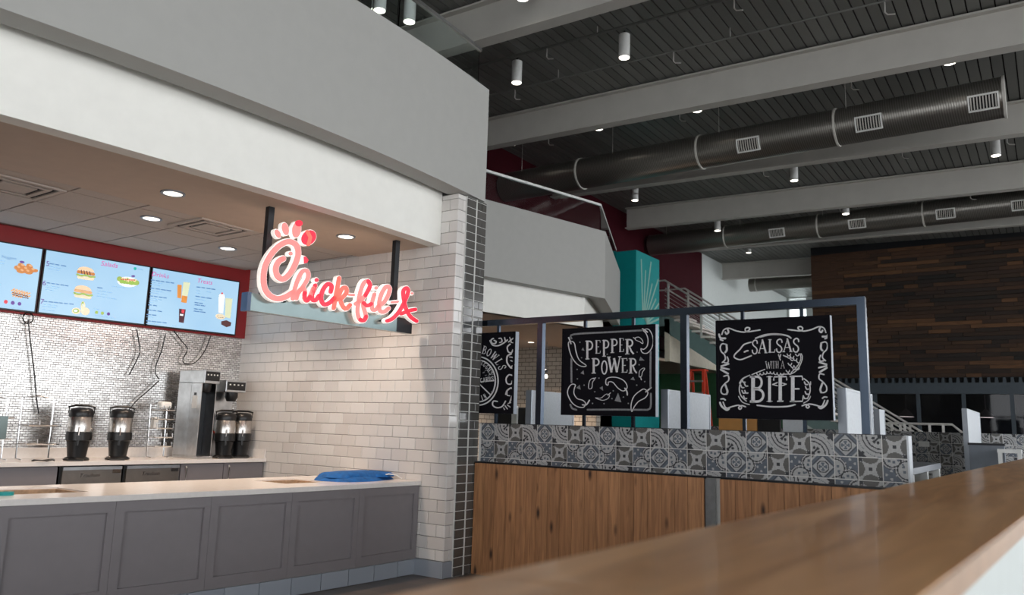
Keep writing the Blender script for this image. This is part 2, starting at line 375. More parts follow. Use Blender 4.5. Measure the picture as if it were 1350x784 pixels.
# 2-D strokes --------------------------------------------------------------
def spline(pts, k=5, closed=False):
    if len(pts) < 3: return [tuple(p) for p in pts]
    n = len(pts); out = []
    g = (lambda i: pts[i % n]) if closed else (lambda i: pts[max(0, min(n - 1, i))])
    for i in range(n if closed else n - 1):
        a, b, c, d = g(i - 1), g(i), g(i + 1), g(i + 2)
        for j in range(k):
            t = j / k
            out.append(tuple(.5 * (2 * b[q] + (c[q] - a[q]) * t + (2 * a[q] - 5 * b[q] + 4 * c[q] - d[q]) * t * t + (3 * b[q] - a[q] - 3 * c[q] + d[q]) * t ** 3) for q in (0, 1)))
    if not closed: out.append(tuple(pts[-1]))
    return out
def ribbon(mb, pts, wd, f, d0, d1, closed=False, cap=True):
    """flat stroke of width wd (number or list) along 2-D pts, mapped by f(u,v,depth) to 3-D, solid from d0 to d1"""
    P = [Vector(p) for p in pts]; n = len(P)
    ws = wd if isinstance(wd, (list, tuple)) else [wd] * n
    if len(ws) != n: ws = [ws[min(len(ws) - 1, int(i * len(ws) / n))] for i in range(n)]
    L, Rr = [], []
    for i in range(n):
        a = P[(i - 1) % n] if closed else P[max(0, i - 1)]; b = P[(i + 1) % n] if closed else P[min(n - 1, i + 1)]
        t = (b - a)
        t = t.normalized() if t.length > 1e-9 else Vector((1, 0))
        nr = Vector((-t.y, t.x)); L.append(P[i] + nr * ws[i] / 2); Rr.append(P[i] - nr * ws[i] / 2)
    vs = [f(p.x, p.y, d1) for p in L] + [f(p.x, p.y, d1) for p in Rr] + [f(p.x, p.y, d0) for p in L] + [f(p.x, p.y, d0) for p in Rr]
    fs = []
    for i in range(n if closed else n - 1):
        j = (i + 1) % n
        fs += [(i, j, n + j, n + i), (2 * n + i, 2 * n + j, j, i), (n + i, n + j, 3 * n + j, 3 * n + i)]
    if not closed: fs += [(0, n, 3 * n, 2 * n), (n - 1, 2 * n - 1, 4 * n - 1, 3 * n - 1)]
    mb.add(vs, fs)
    if cap and not closed:
        for i in (0, n - 1): disc(mb, P[i].x, P[i].y, ws[i] / 2, ws[i] / 2, f, d0, d1, 10)
def disc(mb, cx, cy, rx, ry, f, d0, d1, n=16, rot=0):
    c, s = math.cos(rot), math.sin(rot)
    pts = [(cx + rx * math.cos(2 * math.pi * k / n) * c - ry * math.sin(2 * math.pi * k / n) * s, cy + rx * math.cos(2 * math.pi * k / n) * s + ry * math.sin(2 * math.pi * k / n) * c) for k in range(n)]
    poly(mb, pts, f, d0, d1)
def poly(mb, pts, f, d0, d1):
    n = len(pts)
    mb.add([f(p[0], p[1], d1) for p in pts] + [f(p[0], p[1], d0) for p in pts], [tuple(range(n))] + [(i, (i + 1) % n, n + (i + 1) % n, n + i) for i in range(n)])

# ------------------------------------------------------------------ the setting
def xf(y): return -4.83 - (y - 4.5) ** 2 / 38        # gently bowed mezzanine front
def xb(y): return -5.165 - (y - 4.8) ** 2 / 50       # white bulkhead below it
def xc(y): return -5.28 - (y - 7.11) ** 2 / 48       # counter front edge
def ZB(x): return 6.95 - .026 * (x + 9)              # underside of the steel, roof falls gently to the right
ys = lambda a, b, n: [a + (b - a) * i / n for i in range(n + 1)]
def sweep(yy, fx0, fx1, z0, z1):
    """solid between two plan curves, from z0 to z1"""
    mb = MB(); vs = []; n = len(yy)
    for y in yy: vs += [(fx0(y), y, z0), (fx1(y), y, z0), (fx1(y), y, z1), (fx0(y), y, z1)]
    fs = []
    for i in range(n - 1):
        for k in range(4): fs.append((4 * i + k, 4 * i + (k + 1) % 4, 4 * i + 4 + (k + 1) % 4, 4 * i + 4 + k))
    fs += [(0, 1, 2, 3), (4 * n - 4, 4 * n - 3, 4 * n - 2, 4 * n - 1)]
    return mb.add(vs, fs)

struct(box(-16, 14, -8, 44, -.2, 0), 'floor', 'floor')
# --- roof deck
roof = struct(MB().hexa([(-16, 3, ZB(-16) + .66), (12, 3, ZB(12) + .66), (12, 40, ZB(12) + .66), (-16, 40, ZB(-16) + .66)],
                        [(-16, 3, ZB(-16) + .86), (12, 3, ZB(12) + .86), (12, 40, ZB(12) + .86), (-16, 40, ZB(-16) + .86)]), 'ceiling', 'deckback')
pitch = .166
dm = MB().hexa([(-.074, 0, 0), (.074, 0, 0), (.074, 36, 0), (-.074, 36, 0)], [(-.066, 0, .03), (.066, 0, .03), (.066, 36, .03), (-.066, 36, .03)])
dmesh = MB(); dmesh.box(-.0735, .0735, 0, 36, .0, .03)
dme = dmesh.mesh('deck_strip', 'deck')
for i in range(110):
    x = -12 + i * pitch
    if x > 6.2: break
    inst('deck_strip', dme, (x, 3.6, ZB(x) + .625), roof, (0, math.atan(.026), 0))
# --- steel beams
def beam(y, x0, x1, label):
    mb = MB()
    for (a, b, h0, h1) in ((-.11, .11, 0, .03), (-.012, .012, .03, .57), (-.11, .11, .57, .60)):
        mb.hexa([(x0, y + a, ZB(x0) + h0), (x1, y + a, ZB(x1) + h0), (x1, y + b, ZB(x1) + h0), (x0, y + b, ZB(x0) + h0)],
                [(x0, y + a, ZB(x0) + h1), (x1, y + a, ZB(x1) + h1), (x1, y + b, ZB(x1) + h1), (x0, y + b, ZB(x0) + h1)])
    return mb.solo('roof_beam', 'beam', label, 'beam', 'grey steel roof beams')
beam(8.2, -12, 6, 'grey steel roof beam above the glass railing of the near mezzanine')
beam(11.85, -9.75, 6, 'grey steel roof beam in front of the long spiral duct')
beam(15.5, -9.75, 6, 'grey steel roof beam just behind the long spiral duct')
beam(19.05, -9.5, 6, 'grey steel roof beam ending at the maroon wall above the teal column')
beam(22.4, -9.75, 6, 'grey steel roof beam just in front of the dark wood wall')
# --- walls of the hall
wm = struct(box(-10.1, -9.8, 6.3, 25.5, 3.9, 7.75), 'wall_maroon', 'maroon')
ww = struct(box(-10.1, -9.8, 25.5, 36, 0, 9), 'wall_white', 'whitewall')
mbk = MB(); mbk.box(-10.1, -6.8, 36, 36.3, 0, 5.2); mbk.box(-10.1, 6, 36, 36.3, 7.6, 9); mbk.box(-10.1, -9.75, 36, 36.3, 5.2, 7.6); mbk.box(-8.9, -6.8, 36, 36.3, 5.2, 7.6)
struct(mbk, 'wall_rear', 'whitewall')  # unseen opening added right of the window to let daylight into the room
wf = struct(box(-9.75, -9.70, 36.0, 36.1, 5.2, 7.6), 'window_1', 'white')
for q in ((-8.95, -8.90, 5.2, 7.6), (-9.70, -8.95, 5.2, 5.26), (-9.70, -8.95, 7.54, 7.6), (-9.70, -8.95, 6.6, 6.64)): box(q[0], q[1], 36.0, 36.1, q[2], q[3]).build('window_bar', 'white', wf)
box(-9.70, -8.95, 36.12, 36.14, 5.26, 7.54).build('pane', 'glass', wf)
# dark wood strip wall with glazing under it
YW = 25.9
wallw = struct(box(-6.25, 2.2, YW + .06, YW + .5, 3.22, 7.8), 'wall_wood', 'blackmetal')
strips = []
rowz = 3.22; ri = 0; rh = .118
while rowz < 7.15:
    x = -6.25 - random.random() * .0
    x -= random.random() * .5
    x = max(x, -6.25)
    while x < 2.2:
        L = random.choice((.4, .6, .8, 1.0, 1.3, 1.7)); x1 = min(x + L, 2.2)
        if x1 - x > .05: strips.append((x + .004, x1 - .004, YW + random.choice((0, .012, .022, .03)), YW + .06, rowz + .004, rowz + rh - .004))
        x = x1
    rowz += rh
pieces('wood_strip', strips, wallw, 'reclaimed')
hd = struct(box(-6.25, 4.5, YW - .05, YW + .45, 2.74, 3.06), 'trim_1', 'bluesteel')
mbt = MB()
x = -6.2
tooth = MB().add([(-.09, 0, 0), (.0, 0, 0), (-.015, 0, .15), (-.075, 0, .15), (-.09, .4, 0), (.0, .4, 0), (-.015, .4, .15), (-.075, .4, .15)], [(0, 1, 2, 3), (7, 6, 5, 4), (0, 4, 5, 1), (1, 5, 6, 2), (2, 6, 7, 3), (3, 7, 4, 0)]).mesh('deck_rib', 'bluesteel')
while x < 4.4: inst('deck_rib', tooth, (x, YW - .03, 3.06), hd); x += .19
struct(box(-6.25, 4.5, YW + .1, YW + .45, 3.06, 3.23), 'trim_2', 'deckback')
wg = struct(box(-6.25, 4.5, YW + .02, YW + .30, 0, .4), 'window_2', 'bluesteel')
xs_m = [-6.2 + 1.175 * k + .53 for k in range(-1, 10)]
for xm in xs_m:
    if -6.3 < xm < 4.5: box(xm - .05, xm + .05, YW, YW + .14, .4, 2.74).build('mullion', 'bluesteel', wg)
for a, b in zip(xs_m[:-1], xs_m[1:]):
    if a > -6.4 and b < 4.6: box(a + .05, b - .05, YW + .06, YW + .075, .4, 2.74).build('pane', 'darkglass', wg)

# --- near mezzanine
Y0, Y1 = -2.5, 6.475
fas = struct(sweep(ys(Y0, Y1, 24), xf, lambda y: xf(y) - .22, 3.87, 5.16), 'wall_mezzanine', 'fascia')
sl = struct(sweep(ys(Y0, Y1 - .02, 24), lambda y: xf(y) - .22, lambda y: -9.8, 3.97, 4.25), 'ceiling_mezzanine', 'fascia')
gl = thing('glass_railing', (xf(6.3) - .1, 6.3, 5.16), 'frameless glass railing with slim top rail on the near grey mezzanine wall', 'railing')
prev = None
yj = [6.40, 5.0, 3.6, 2.2, .8, -.6]
for a, b in zip(yj[:-1], yj[1:]):
    sweep(ys(b + .01, a - .01, 4), lambda y: xf(y) - .10, lambda y: xf(y) - .115, 5.16, 5.62).build('glass_panel', 'glass', gl)
sweep(ys(-.6, 6.42, 20), lambda y: xf(y) - .085, lambda y: xf(y) - .13, 5.615, 5.65).build('top_rail', 'steel', gl)
# bulkhead, soffit, ceiling over the counter
struct(sweep(ys(Y0, 6.07, 24), xb, lambda y: xb(y) - .15, 3.33, 3.97), 'wall_bulkhead', 'bulk')
struct(sweep(ys(Y0, 6.07, 24), lambda y: xb(y) - .15, lambda y: -6.56 + (y - 2.4) * .04, 3.33, 3.42), 'ceiling_soffit', 'soffit')
ct = struct(sweep(ys(Y0, 6.07, 12), lambda y: -6.56 + (y - 2.4) * .04, lambda y: -9.3, 3.352, 3.42), 'ceiling_grid', 'tgrid')
gy0 = [3.03 - .595 * k for k in range(5, -1, -1)] + [3.03 + .595 * k for k in range(1, 6)]
xedge = lambda y: -6.575 + (y - 2.4) * .04
xl = [0, .20, .80, 1.40, 2.0]
for a, b in zip(gy0[:-1], gy0[1:]):
    b2 = min(b, 6.06)
    if b2 - a < .05: continue
    for k in range(4):
        g = .009
        q = [(xedge(y) - xl[k + (1 if e else 0)] + (-g if not e else g), y) for e, y in ((1, a + g), (0, a + g), (0, b2 - g), (1, b2 - g))]
        MB().hexa([(p[0], p[1], 3.336) for p in q], [(p[0], p[1], 3.352) for p in q]).build('ceiling_tile', 'ctile', ct)
# back wall (turned a little against the counter)
BA = R_(6.5); BW = Vector((-8.42, 6.07, 0)); bd = Vector((math.sin(BA), math.cos(BA), 0)); bn = Vector((math.cos(BA), -math.sin(BA), 0))
def bw(s, d, z): p = BW + bd * s + bn * d; return Vector((p.x, p.y, z))
def bwbox(s0, s1, d0, d1, z0, z1): return MB().hexa([bw(s0, d0, z0), bw(s1, d0, z0), bw(s1, d1, z0), bw(s0, d1, z0)], [bw(s0, d0, z1), bw(s1, d0, z1), bw(s1, d1, z1), bw(s0, d1, z1)])
wb = struct(bwbox(-8.6, .3, -.3, -.012, 0, 3.45), 'wall_back', 'red')
o = bwbox(-8.5, 0, -.012, .0, 1.0, 2.47).build('mosaic_backsplash', 'mosaic', wb); o['label'] = 'small brushed steel brick mosaic'
o = bwbox(-8.5, .02, -.012, .05, 2.465, 3.36).build('red_panel', 'red', wb)
# side wall in white subway tile
YS = 6.07
wsd = struct(box(-8.9, -4.985, YS + .012, YS + .118, 0, 3.87), 'wall_side', 'wgrout')
tl, th, g = .218, .1185, .004
items = []
zk = .26
rows = [(.157, .26, 0)] + [(.26 + th * k, .26 + th * (k + 1), k + 1) for k in range(31)]
for z0, z1, k in rows:
    if z0 > 3.86: continue
    z1 = min(z1, 3.868)
    x1 = -4.977; first = True
    xmin = -8.46
    if z1 < .52: xmin = -5.45
    if z0 > 3.36: xmin = -5.30
    while x1 > xmin:
        L = tl / 2 if (first and k % 2 == 0) else tl
        first = False
        if z0 < .97 and x1 < -7.9: break
        items.append((x1 - L + g / 2, x1 - g / 2, YS, YS + .014, z0 + g / 2, z1 - g / 2)); x1 -= L
pieces('wall_tile', items, wsd, 'wtile')
items = []
for z0, z1, k in rows:
    if z0 > 3.86: continue
    z1 = min(z1, 3.868)
    if k % 2: items.append((-4.990, -4.975, YS + .002, YS + .132, z0 + g / 2, z1 - g / 2))
    else:
        items.append((-4.990, -4.975, YS + .002, YS + .078, z0 + g / 2, z1 - g / 2)); items.append((-4.990, -4.975, YS + .082, YS + .132, z0 + g / 2, z1 - g / 2))
pieces('end_tile', items, wsd, 'wtile')
bs = struct(box(-5.36, -4.99, YS - .012, YS + .0, 0, .155), 'baseboard_side', 'stile')
for q in ((-5.34, -4.985, YS - .020, YS - .010, .004, .152), (-4.984, -4.968, YS - .018, YS + .125, .004, .152)): box(*q).build('base_tile', 'stile', bs)
# charcoal tiled pier
YP0, YP1, YP2 = 6.205, 6.36, 6.535
pier = struct(box(-5.30, -4.965, YP0 - .003, YP2, 0, 3.87), 'wall_pier', 'dgrout')
ph = .0895; items = []
k = 0; z = .0
while z < 3.86:
    z1 = min(z + ph, 3.868)
    items.append((-4.968, -4.955, YP0 + .002, YP1 - .006, z + .004, z1 - .004))
    if k % 2: items.append((-4.968, -4.951, YP1 + .006, YP2 - .004, z + .004, z1 - .004))
    else:
        items.append((-4.968, -4.951, YP1 + .006, YP1 + .088, z + .004, z1 - .004)); items.append((-4.968, -4.951, YP1 + .096, YP2 - .004, z + .004, z1 - .004))
    z += ph; k += 1
pieces('pier_tile', items, pier, 'dtile')
box(-4.969, -4.949, YP1 - .006, YP1 + .006, 0, 3.868).build('corner_trim', 'dgrout', pier)

# ------------------------------------------------------------------ front counter
ue = [-.46, .255, .97, 1.685, 2.40, 3.12, 3.83, 4.555, 5.285, 6.06]
def on_c(y, off, z): return Vector((xc(y) - .02 + off, y, z))
for i, (a, b) in enumerate(zip(ue[:-1], ue[1:])):
    if b < 2.0: continue
    lab = {3: 'sixth', 4: 'fifth', 5: 'fourth', 6: 'third', 7: 'second', 8: 'first'}[i] + ' grey shaker cabinet from the white tiled wall under the front counter'
    t = thing('counter_cabinet', tuple(on_c((a + b) / 2, -.4, 0)), lab, 'cabinet', 'grey cabinets along the front counter')
    def q(y0, y1, o0, o1, z0, z1): return MB().hexa([on_c(y0, o0, z0), on_c(y1, o0, z0), on_c(y1, o1, z0), on_c(y0, o1, z0)], [on_c(y0, o0, z1), on_c(y1, o0, z1), on_c(y1, o1, z1), on_c(y0, o1, z1)])
    q(a + .001, b - .001, -.26, -.03, .155, .864).build('body', 'cab', t)
    pa, pb = a + .065, b - .052
    if i == 8: pb = 6.0
    q(pa, pb, -.03, -.022, .245, .782).build('panel', 'cab', t)
    q(a + .001, b - .001, -.03, 0, .782, .864).build('rail', 'cab', t); q(a + .001, b - .001, -.03, 0, .155, .245).build('rail', 'cab', t)
    q(a + .001, pa, -.03, 0, .245, .782).build('stile', 'cab', t); q(pb, b - .001, -.03, 0, .245, .782).build('stile', 'cab', t)
bc = struct(sweep(ys(1.6, 6.06, 12), lambda y: xc(y) - .5, lambda y: xc(y) - .045, 0, .15), 'baseboard_counter', 'dgrout')
y = 1.62
for k in range(16):
    a = 6.13 - .303 * (k + 1); b = a + .303
    if a < 1.6: break
    b = min(b, 6.055)
    MB().hexa([(xc(a) - .05, a + .004, .004), (xc(b) - .05, b - .004, .004), (xc(b) - .028, b - .004, .004), (xc(a) - .028, a + .004, .004)],
              [(xc(a) - .05, a + .004, .148), (xc(b) - .05, b - .004, .148), (xc(b) - .028, b - .004, .148), (xc(a) - .028, a + .004, .148)]).build('base_tile', 'stile', bc)
# worktop with two cut-outs, built in cells
tk = thing('quartz_counter', (-5.9, 4.0, .865), 'long white quartz counter top with two rectangular cut-outs', 'counter')
yc = [-.46, .2, .9, 1.6, 2.1, 2.6, 3.09, 3.5, 3.9, 4.3, 4.74, 5.2, 5.6, 6.06]; tc = [0, .36, .84, 1.08]
mb = MB()
for a, b in zip(yc[:-1], yc[1:]):
    for k in range(3):
        if k == 1 and (a in (2.1, 2.6) or a == 4.74): continue
        mb.hexa([(xc(a) - tc[k], a, .865), (xc(b) - tc[k], b, .865), (xc(b) - tc[k + 1], b, .865), (xc(a) - tc[k + 1], a, .865)],
                [(xc(a) - tc[k], a, .906), (xc(b) - tc[k], b, .906), (xc(b) - tc[k + 1], b, .906), (xc(a) - tc[k + 1], a, .906)])
bm = bmesh.new(); me = mb.mesh('slab', 'quartz', False, W[tk].inverted()); bm.from_mesh(me); bmesh.ops.remove_doubles(bm, verts=bm.verts, dist=1e-4)
dup = {}
for f in bm.faces: dup.setdefault(tuple(sorted(v.index for v in f.verts)), []).append(f)
kill = [f for v in dup.values() if len(v) > 1 for f in v]
bmesh.ops.delete(bm, geom=kill, context='FACES_ONLY'); bmesh.ops.recalc_face_normals(bm, faces=bm.faces); bm.to_mesh(me); bm.free()
o = bpy.data.objects.new('slab', me); place(o, tk)
for (a, b) in ((2.1, 3.09), (4.74, 5.2)):
    mb = MB(); X0 = xc((a + b) / 2) - .36; X1 = X0 - .48; e = .02
    def rim(y0, y1, t0, t1, z0, z1): mb.hexa([(xc(y0) - t0, y0, z0), (xc(y1) - t0, y1, z0), (xc(y1) - t1, y1, z0), (xc(y0) - t1, y0, z0)], [(xc(y0) - t0, y0, z1), (xc(y1) - t0, y1, z1), (xc(y1) - t1, y1, z1), (xc(y0) - t1, y0, z1)])
    rim(a + .001, b - .001, .361, .380, .74, .895); rim(a + .001, b - .001, .82, .839, .74, .895); rim(a + .001, a + .02, .38, .82, .74, .895); rim(b - .02, b - .001, .38, .82, .74, .895); rim(a, b, .36, .84, .72, .74)
    mb.build('cutout_box', 'plywood', tk)
tp = thing('tape_roll', (xc(2.55) - .33, 2.55, .906), 'small flat teal roll lying at the edge of the nearer counter cut-out', 'tape roll')
MB().lathe([(.02, 0), (.05, 0), (.05, .022), (.02, .022), (.02, 0)], (0, 0, 0), 20, False).build('roll', 'teal', tp, True, True)
# folded blue cloth
cx, cy = -5.80, 5.80
bt = thing('folded_cloth', (cx, cy, .906), 'folded blue fabric cover with white cord on the counter end', 'cloth')
def cloth(hl, seed, sx, sy, ox, oy, z0, rot):
    rnd = random.Random(seed); mb = MB(); n = 22; vs = []; fs = []
    ph = [rnd.random() * 6.3 for _ in range(6)]
    for j in range(n + 1):
        for i in range(n + 1):
            u, v = 2 * i / n - 1, 2 * j / n - 1
            x = u * math.sqrt(max(0, 1 - v * v * .32)); y = v * math.sqrt(max(0, 1 - u * u * .32))
            e = 1 - max(abs(u), abs(v)) ** 6
            h = hl * e * (1 + .09 * math.sin(3 * u + ph[0] + 2 * v) + .07 * math.sin(5 * v + ph[1] - 3 * u) + .22 * u * math.sin(ph[2]))
            wob = 1 + 0.04 * math.sin(3 * math.atan2(v, u) + ph[3]) + .015 * math.sin(7 * math.atan2(v, u) + ph[4])
            X, Yv = x * sx * wob, y * sy * wob
            vs.append((ox + X * math.cos(rot) - Yv * math.sin(rot), oy + X * math.sin(rot) + Yv * math.cos(rot), z0 + max(h, .002)))
    for j in range(n):
        for i in range(n): fs.append((j * (n + 1) + i, j * (n + 1) + i + 1, (j + 1) * (n + 1) + i + 1, (j + 1) * (n + 1) + i))
    k = len(vs); vs += [(p[0], p[1], z0) for p in vs]
    rimi = [i for i in range(n)] + [j * (n + 1) + n for j in range(n)] + [n * (n + 1) + n - i for i in range(n)] + [(n - j) * (n + 1) for j in range(n)]
    for a, b in zip(rimi, rimi[1:] + rimi[:1]): fs.append((a, b, b + k, a + k))
    return MB().add(vs, fs)
cloth(.05, 1, .27, .42, .0, -.16, 0, .12).build('fold', 'cloth', bt, True, True)
cloth(.05, 2, .23, .31, -.02, -.22, .032, .1).build('fold', 'cloth', bt, True, True)
cloth(.045, 3, .20, .17, .04, .05, .03, .3).build('fold', 'cloth', bt, True, True)
MB().tube([(.21, -.02, .04), (.24, .06, .06), (.27, .14, .05), (.29, .2, .012)], .006, 6).build('cord', 'rope', bt, True, True)

# ------------------------------------------------------------------ back counter
def xk(y): return -7.74 + (y - 6.07) * .085
ZK = 1.01
sweep(ys(-1, 6.06, 4), xk, lambda y: BW.x + (y - 6.07) * math.tan(BA) + .012, ZK - .04, ZK).solo('back_counter_top', 'quartz', 'white quartz counter top along the steel mosaic wall', 'counter')
t = sweep(ys(-1, 6.06, 4), lambda y: BW.x + (y - 6.07) * math.tan(BA) + .03, lambda y: BW.x + (y - 6.07) * math.tan(BA) + .004, ZK, ZK + .105).solo('back_splash', 'quartz', 'low white quartz upstand behind the coffee urns', 'upstand')
box(-8.38, -7.76, 6.035, 6.06, ZK + .001, ZK + .105).solo('side_splash', 'quartz', 'short white quartz upstand against the tiled side wall', 'upstand')
def kbox(a, b, d0, d1, z0, z1): return MB().hexa([(xk(a) + d0, a, z0), (xk(b) + d0, b, z0), (xk(b) + d1, b, z0), (xk(a) + d1, a, z0)], [(xk(a) + d0, a, z1), (xk(b) + d0, b, z1), (xk(b) + d1, b, z1), (xk(a) + d1, a, z1)])
def cupboard(a, b, label, ndoor):
    t = thing('base_cupboard', (xk((a + b) / 2) - .35, (a + b) / 2, 0), label, 'cabinet', 'grey cupboards under the back counter')
    kbox(a, b, -.55, -.06, .1, ZK - .042).build('body', 'cab', t); kbox(a + .02, b - .02, -.5, -.12, 0, .1).build('plinth', 'black', t)
    for k in range(ndoor):
        p, q_ = a + (b - a) * k / ndoor + .004, a + (b - a) * (k + 1) / ndoor - .004
        d = kbox(p, q_, -.06, -.04, .11, ZK - .05).build('door', 'cab', t)
        h = p + .05
        MB().tube([(xk(h) - .02, h, .70), (xk(h) - .012, h, .72), (xk(h) - .012, h, .92), (xk(h) - .02, h, .94)], .008, 6).build('handle', 'handle', d, True)
cupboard(1.6, 3.80, 'grey base cupboard left of the two steel refrigerators', 3)
cupboard(5.03, 6.05, 'grey base cupboard right of the refrigerators with slim bar handles', 2)
# text helper (built-in font)
def text_mesh(s, size, shear=0.0):
    c = bpy.data.curves.new('t', 'FONT'); c.body = s; c.size = size; c.shear = shear; c.resolution_u = 3
    ob = bpy.data.objects.new('t', c); COL.objects.link(ob); bpy.context.view_layer.update()
    me = bpy.data.meshes.new_from_object(ob.evaluated_get(bpy.context.evaluated_depsgraph_get()))
    vs = [v.co.copy() for v in me.vertices]; fs = [tuple(p.vertices) for p in me.polygons]
    bpy.data.objects.remove(ob); bpy.data.meshes.remove(me); bpy.data.curves.remove(c); return vs, fs
def fridge(a, b, label):
    t = thing('undercounter_refrigerator', (xk((a + b) / 2) - .33, (a + b) / 2, 0), label, 'refrigerator', 'steel refrigerators under the back counter')
    kbox(a + .01, b - .01, -.58, -.055, .03, ZK - .05).build('case', 'black', t)
    d = kbox(a + .025, b - .015, -.055, -.02, .12, ZK - .085).build('door', 'dsteel', t)
    kbox(a + .025, b - .015, -.05, -.012, ZK - .085, ZK - .055).build('control_strip', 'steel', t)
    kbox(b - .11, b - .03, -.02, -.008, ZK - .12, ZK - .085).build('handle', 'chrome', d)
    vs, fs = text_mesh('Traulsen', .055, .25); m = (a + b) / 2 - .12
    MB().add([(xk(m + v.x) - .0185, m + v.x, ZK - .155 + v.y) for v in vs], fs).build('lettering', 'chrome', d)
fridge(3.81, 4.41, 'dark steel undercounter refrigerator beside the grey cupboard on its left')
fridge(4.42, 5.02, 'dark steel undercounter refrigerator beside the cupboard with bar handles')
# coffee urns
def urn(loc, rz, label):
    t = thing('coffee_urn', loc, label, 'coffee urn', 'insulated coffee urns on the back counter', rz)
    MB().lathe([(.115, 0), (.12, .012), (.10, .03), (.085, .035), (.092, .10), (.105, .19)], (0, 0, 0), 24).build('stand', 'black', t, True, True)
    box(.06, .18, -.07, .07, .0, .014).build('drip_tray', 'black', t, False, True, .004)
    MB().lathe([(.105, .19), (.118, .20), (.118, .28), (.112, .285)], (0, 0, 0), 24).build('collar', 'black', t, True, True)
    MB().lathe([(.112, .285), (.112, .43), (.108, .435)], (0, 0, 0), 28).build('band', 'copperurn', t, True, True)
    MB().lathe([(.112, .432), (.114, .45), (.112, .49), (.09, .515), (.04, .525)], (0, 0, 0), 24).build('lid', 'black', t, True, True)
    MB().tube([(0, -.11, .47), (0, -.115, .53), (0, -.06, .545), (0, .06, .545), (0, .115, .53), (0, .11, .47)], .011, 8).build('handle', 'black', t, True, True)
    MB().box(.10, .15, -.022, .022, .20, .25).tube([(.14, 0, .205), (.145, 0, .15)], .014, 8).build('faucet', 'black', t, True, True)
    MB().tube([(.125, 0, .25), (.132, 0, .33)], .008, 8).build('sight_gauge', 'chrome', t, True, True)
    return t
def onk(px, X): p = atx(px, 600, X); return (X, p.y, ZK)
urn(onk(101, -8.12), -.5, 'black coffee urn with steel band beside the wire cup rack')
urn(onk(155, -8.10), -.5, 'black coffee urn with steel band standing alone nearer the coffee brewer')
urn((-7.98, 5.63, ZK), -.5, 'black coffee urn with steel band under the smaller brewer, next to the tall brewer')
urn((-8.02, 5.88, ZK), -.5, 'black coffee urn with steel band nearest the white tiled side wall')
# brewers
b1 = thing('coffee_brewer', (-8.1, 5.31, ZK), 'tall stainless coffee brewer with black control panel', 'coffee brewer')
L = lambda x0, x1, y0, y1, z0, z1: box(x0, x1, y0, y1, z0, z1)
L(-.24, .24, -.10, .10, .0, .03).build('base', 'steel', b1, False, True, .004)
L(-.24, .02, -.10, .10, .03, .86).build('column', 'steel', b1, False, True, .006)
L(.02, .215, -.10, -.092, .03, .84).build('side_panel', 'steel', b1, False, True)
L(.02, .20, .092, .10, .03, .84).build('side_panel', 'steel', b1, False, True)
h = L(-.24, .25, -.10, .10, .84, .99).build('head', 'steel', b1, False, True, .006)
L(.25, .258, -.085, .09, .87, .975).build('control_panel', 'black', h, False, True)
for k in range(4): L(.258, .262, -.07 + .04 * k, -.055 + .04 * k, .93, .945).build('button', 'white', h, False, True)
MB().lathe([(.05, 0), (.07, .04), (.07, .1)], (.13, 0, .74), 16).build('brew_basket', 'black', b1, True, True)
L(.021, .03, -.09, .09, .03, .8).build('back_plate', 'blackmetal', b1, False, True)
L(.06, .15, -.104, -.1005, .56, .70).build('notice', 'white', b1, False, True)
L(.085, .125, -.104, -.1005, .705, .735).build('clip', 'black', b1, False, True)
b2 = thing('small_coffee_brewer', (-8.2, 5.70, ZK), 'shorter stainless coffee brewer over two urns beside the tiled wall', 'coffee brewer')
L(-.16, .02, -.14, .14, .0, .78).build('column', 'steel', b2, False, True, .006)
h = L(-.16, .26, -.14, .14, .76, .90).build('head', 'steel', b2, False, True, .006)
L(.26, .268, -.12, .12, .785, .88).build('control_panel', 'black', h, False, True)
for k in range(4): L(.268, .272, -.1 + .055 * k, -.08 + .055 * k, .84, .855).build('button', 'white', h, False, True)
MB().lathe([(.05, 0), (.075, .05), (.075, .11)], (.15, .02, .655), 16).build('brew_basket', 'black', b2, True, True)
MB().tube([(.10, -.15, .30), (.13, -.15, .29), (.15, -.15, .25)], .012, 8).build('tap', 'ladder', b2, True, True)
# wire racks
def wire_rack(name, label, p0, wdt, dep, hts, top, cat='rack'):
    t = thing(name, (p0[0], p0[1], p0[2] + .006), label, cat); r = .008
    for sy in (-wdt / 2, wdt / 2):
        MB().tube([(dep / 2, sy, 0), (0, sy, .01), (-.02, sy, top), (-.02, 0, top + .02)] if sy < 0 else [(dep / 2, sy, 0), (0, sy, .01), (-.02, sy, top), (-.02, 0, top + .02)], r, 6).build('upright', 'chrome', t, True, True)
    for z in hts:
        s = MB()
        for x in (-.02, dep * .35, dep * .7): s.tube([(x, -wdt / 2, z), (x, wdt / 2, z)], .006, 5)
        for k in range(4): yy = -wdt / 2 + wdt * k / 3; s.tube([(-.02, yy, z), (dep * .7, yy, z), (dep * .7, yy, z + .05)], .005, 5)
        s.build('wire_shelf', 'chrome', t, True, True)
    return t
wire_rack('cup_rack', 'tall chrome wire rack beside the left coffee urn', (-8.35, 3.72, ZK), .30, .26, (.15, .33), .60)
wire_rack('lid_rack', 'tall chrome wire rack at the frame edge with blue packet', (-8.35, 3.32, ZK), .24, .24, (.2, .4), .58)
wire_rack('filter_rack', 'tangled chrome wire basket rack leaning beside the tall brewer', (-8.30, 4.98, ZK), .20, .20, (.12, .22, .32, .42, .52), .58)
box(-8.27, -8.17, 4.92, 5.05, ZK + .545, ZK + .62).solo('paper_filter', 'rope', 'crumpled white paper in the top wire basket', 'paper', bevel=.02)
box(-8.28, -8.22, 4.88, 4.93, ZK + .33, ZK + .45).solo('label_card', 'white', 'small white card on the wire basket rack', 'card')
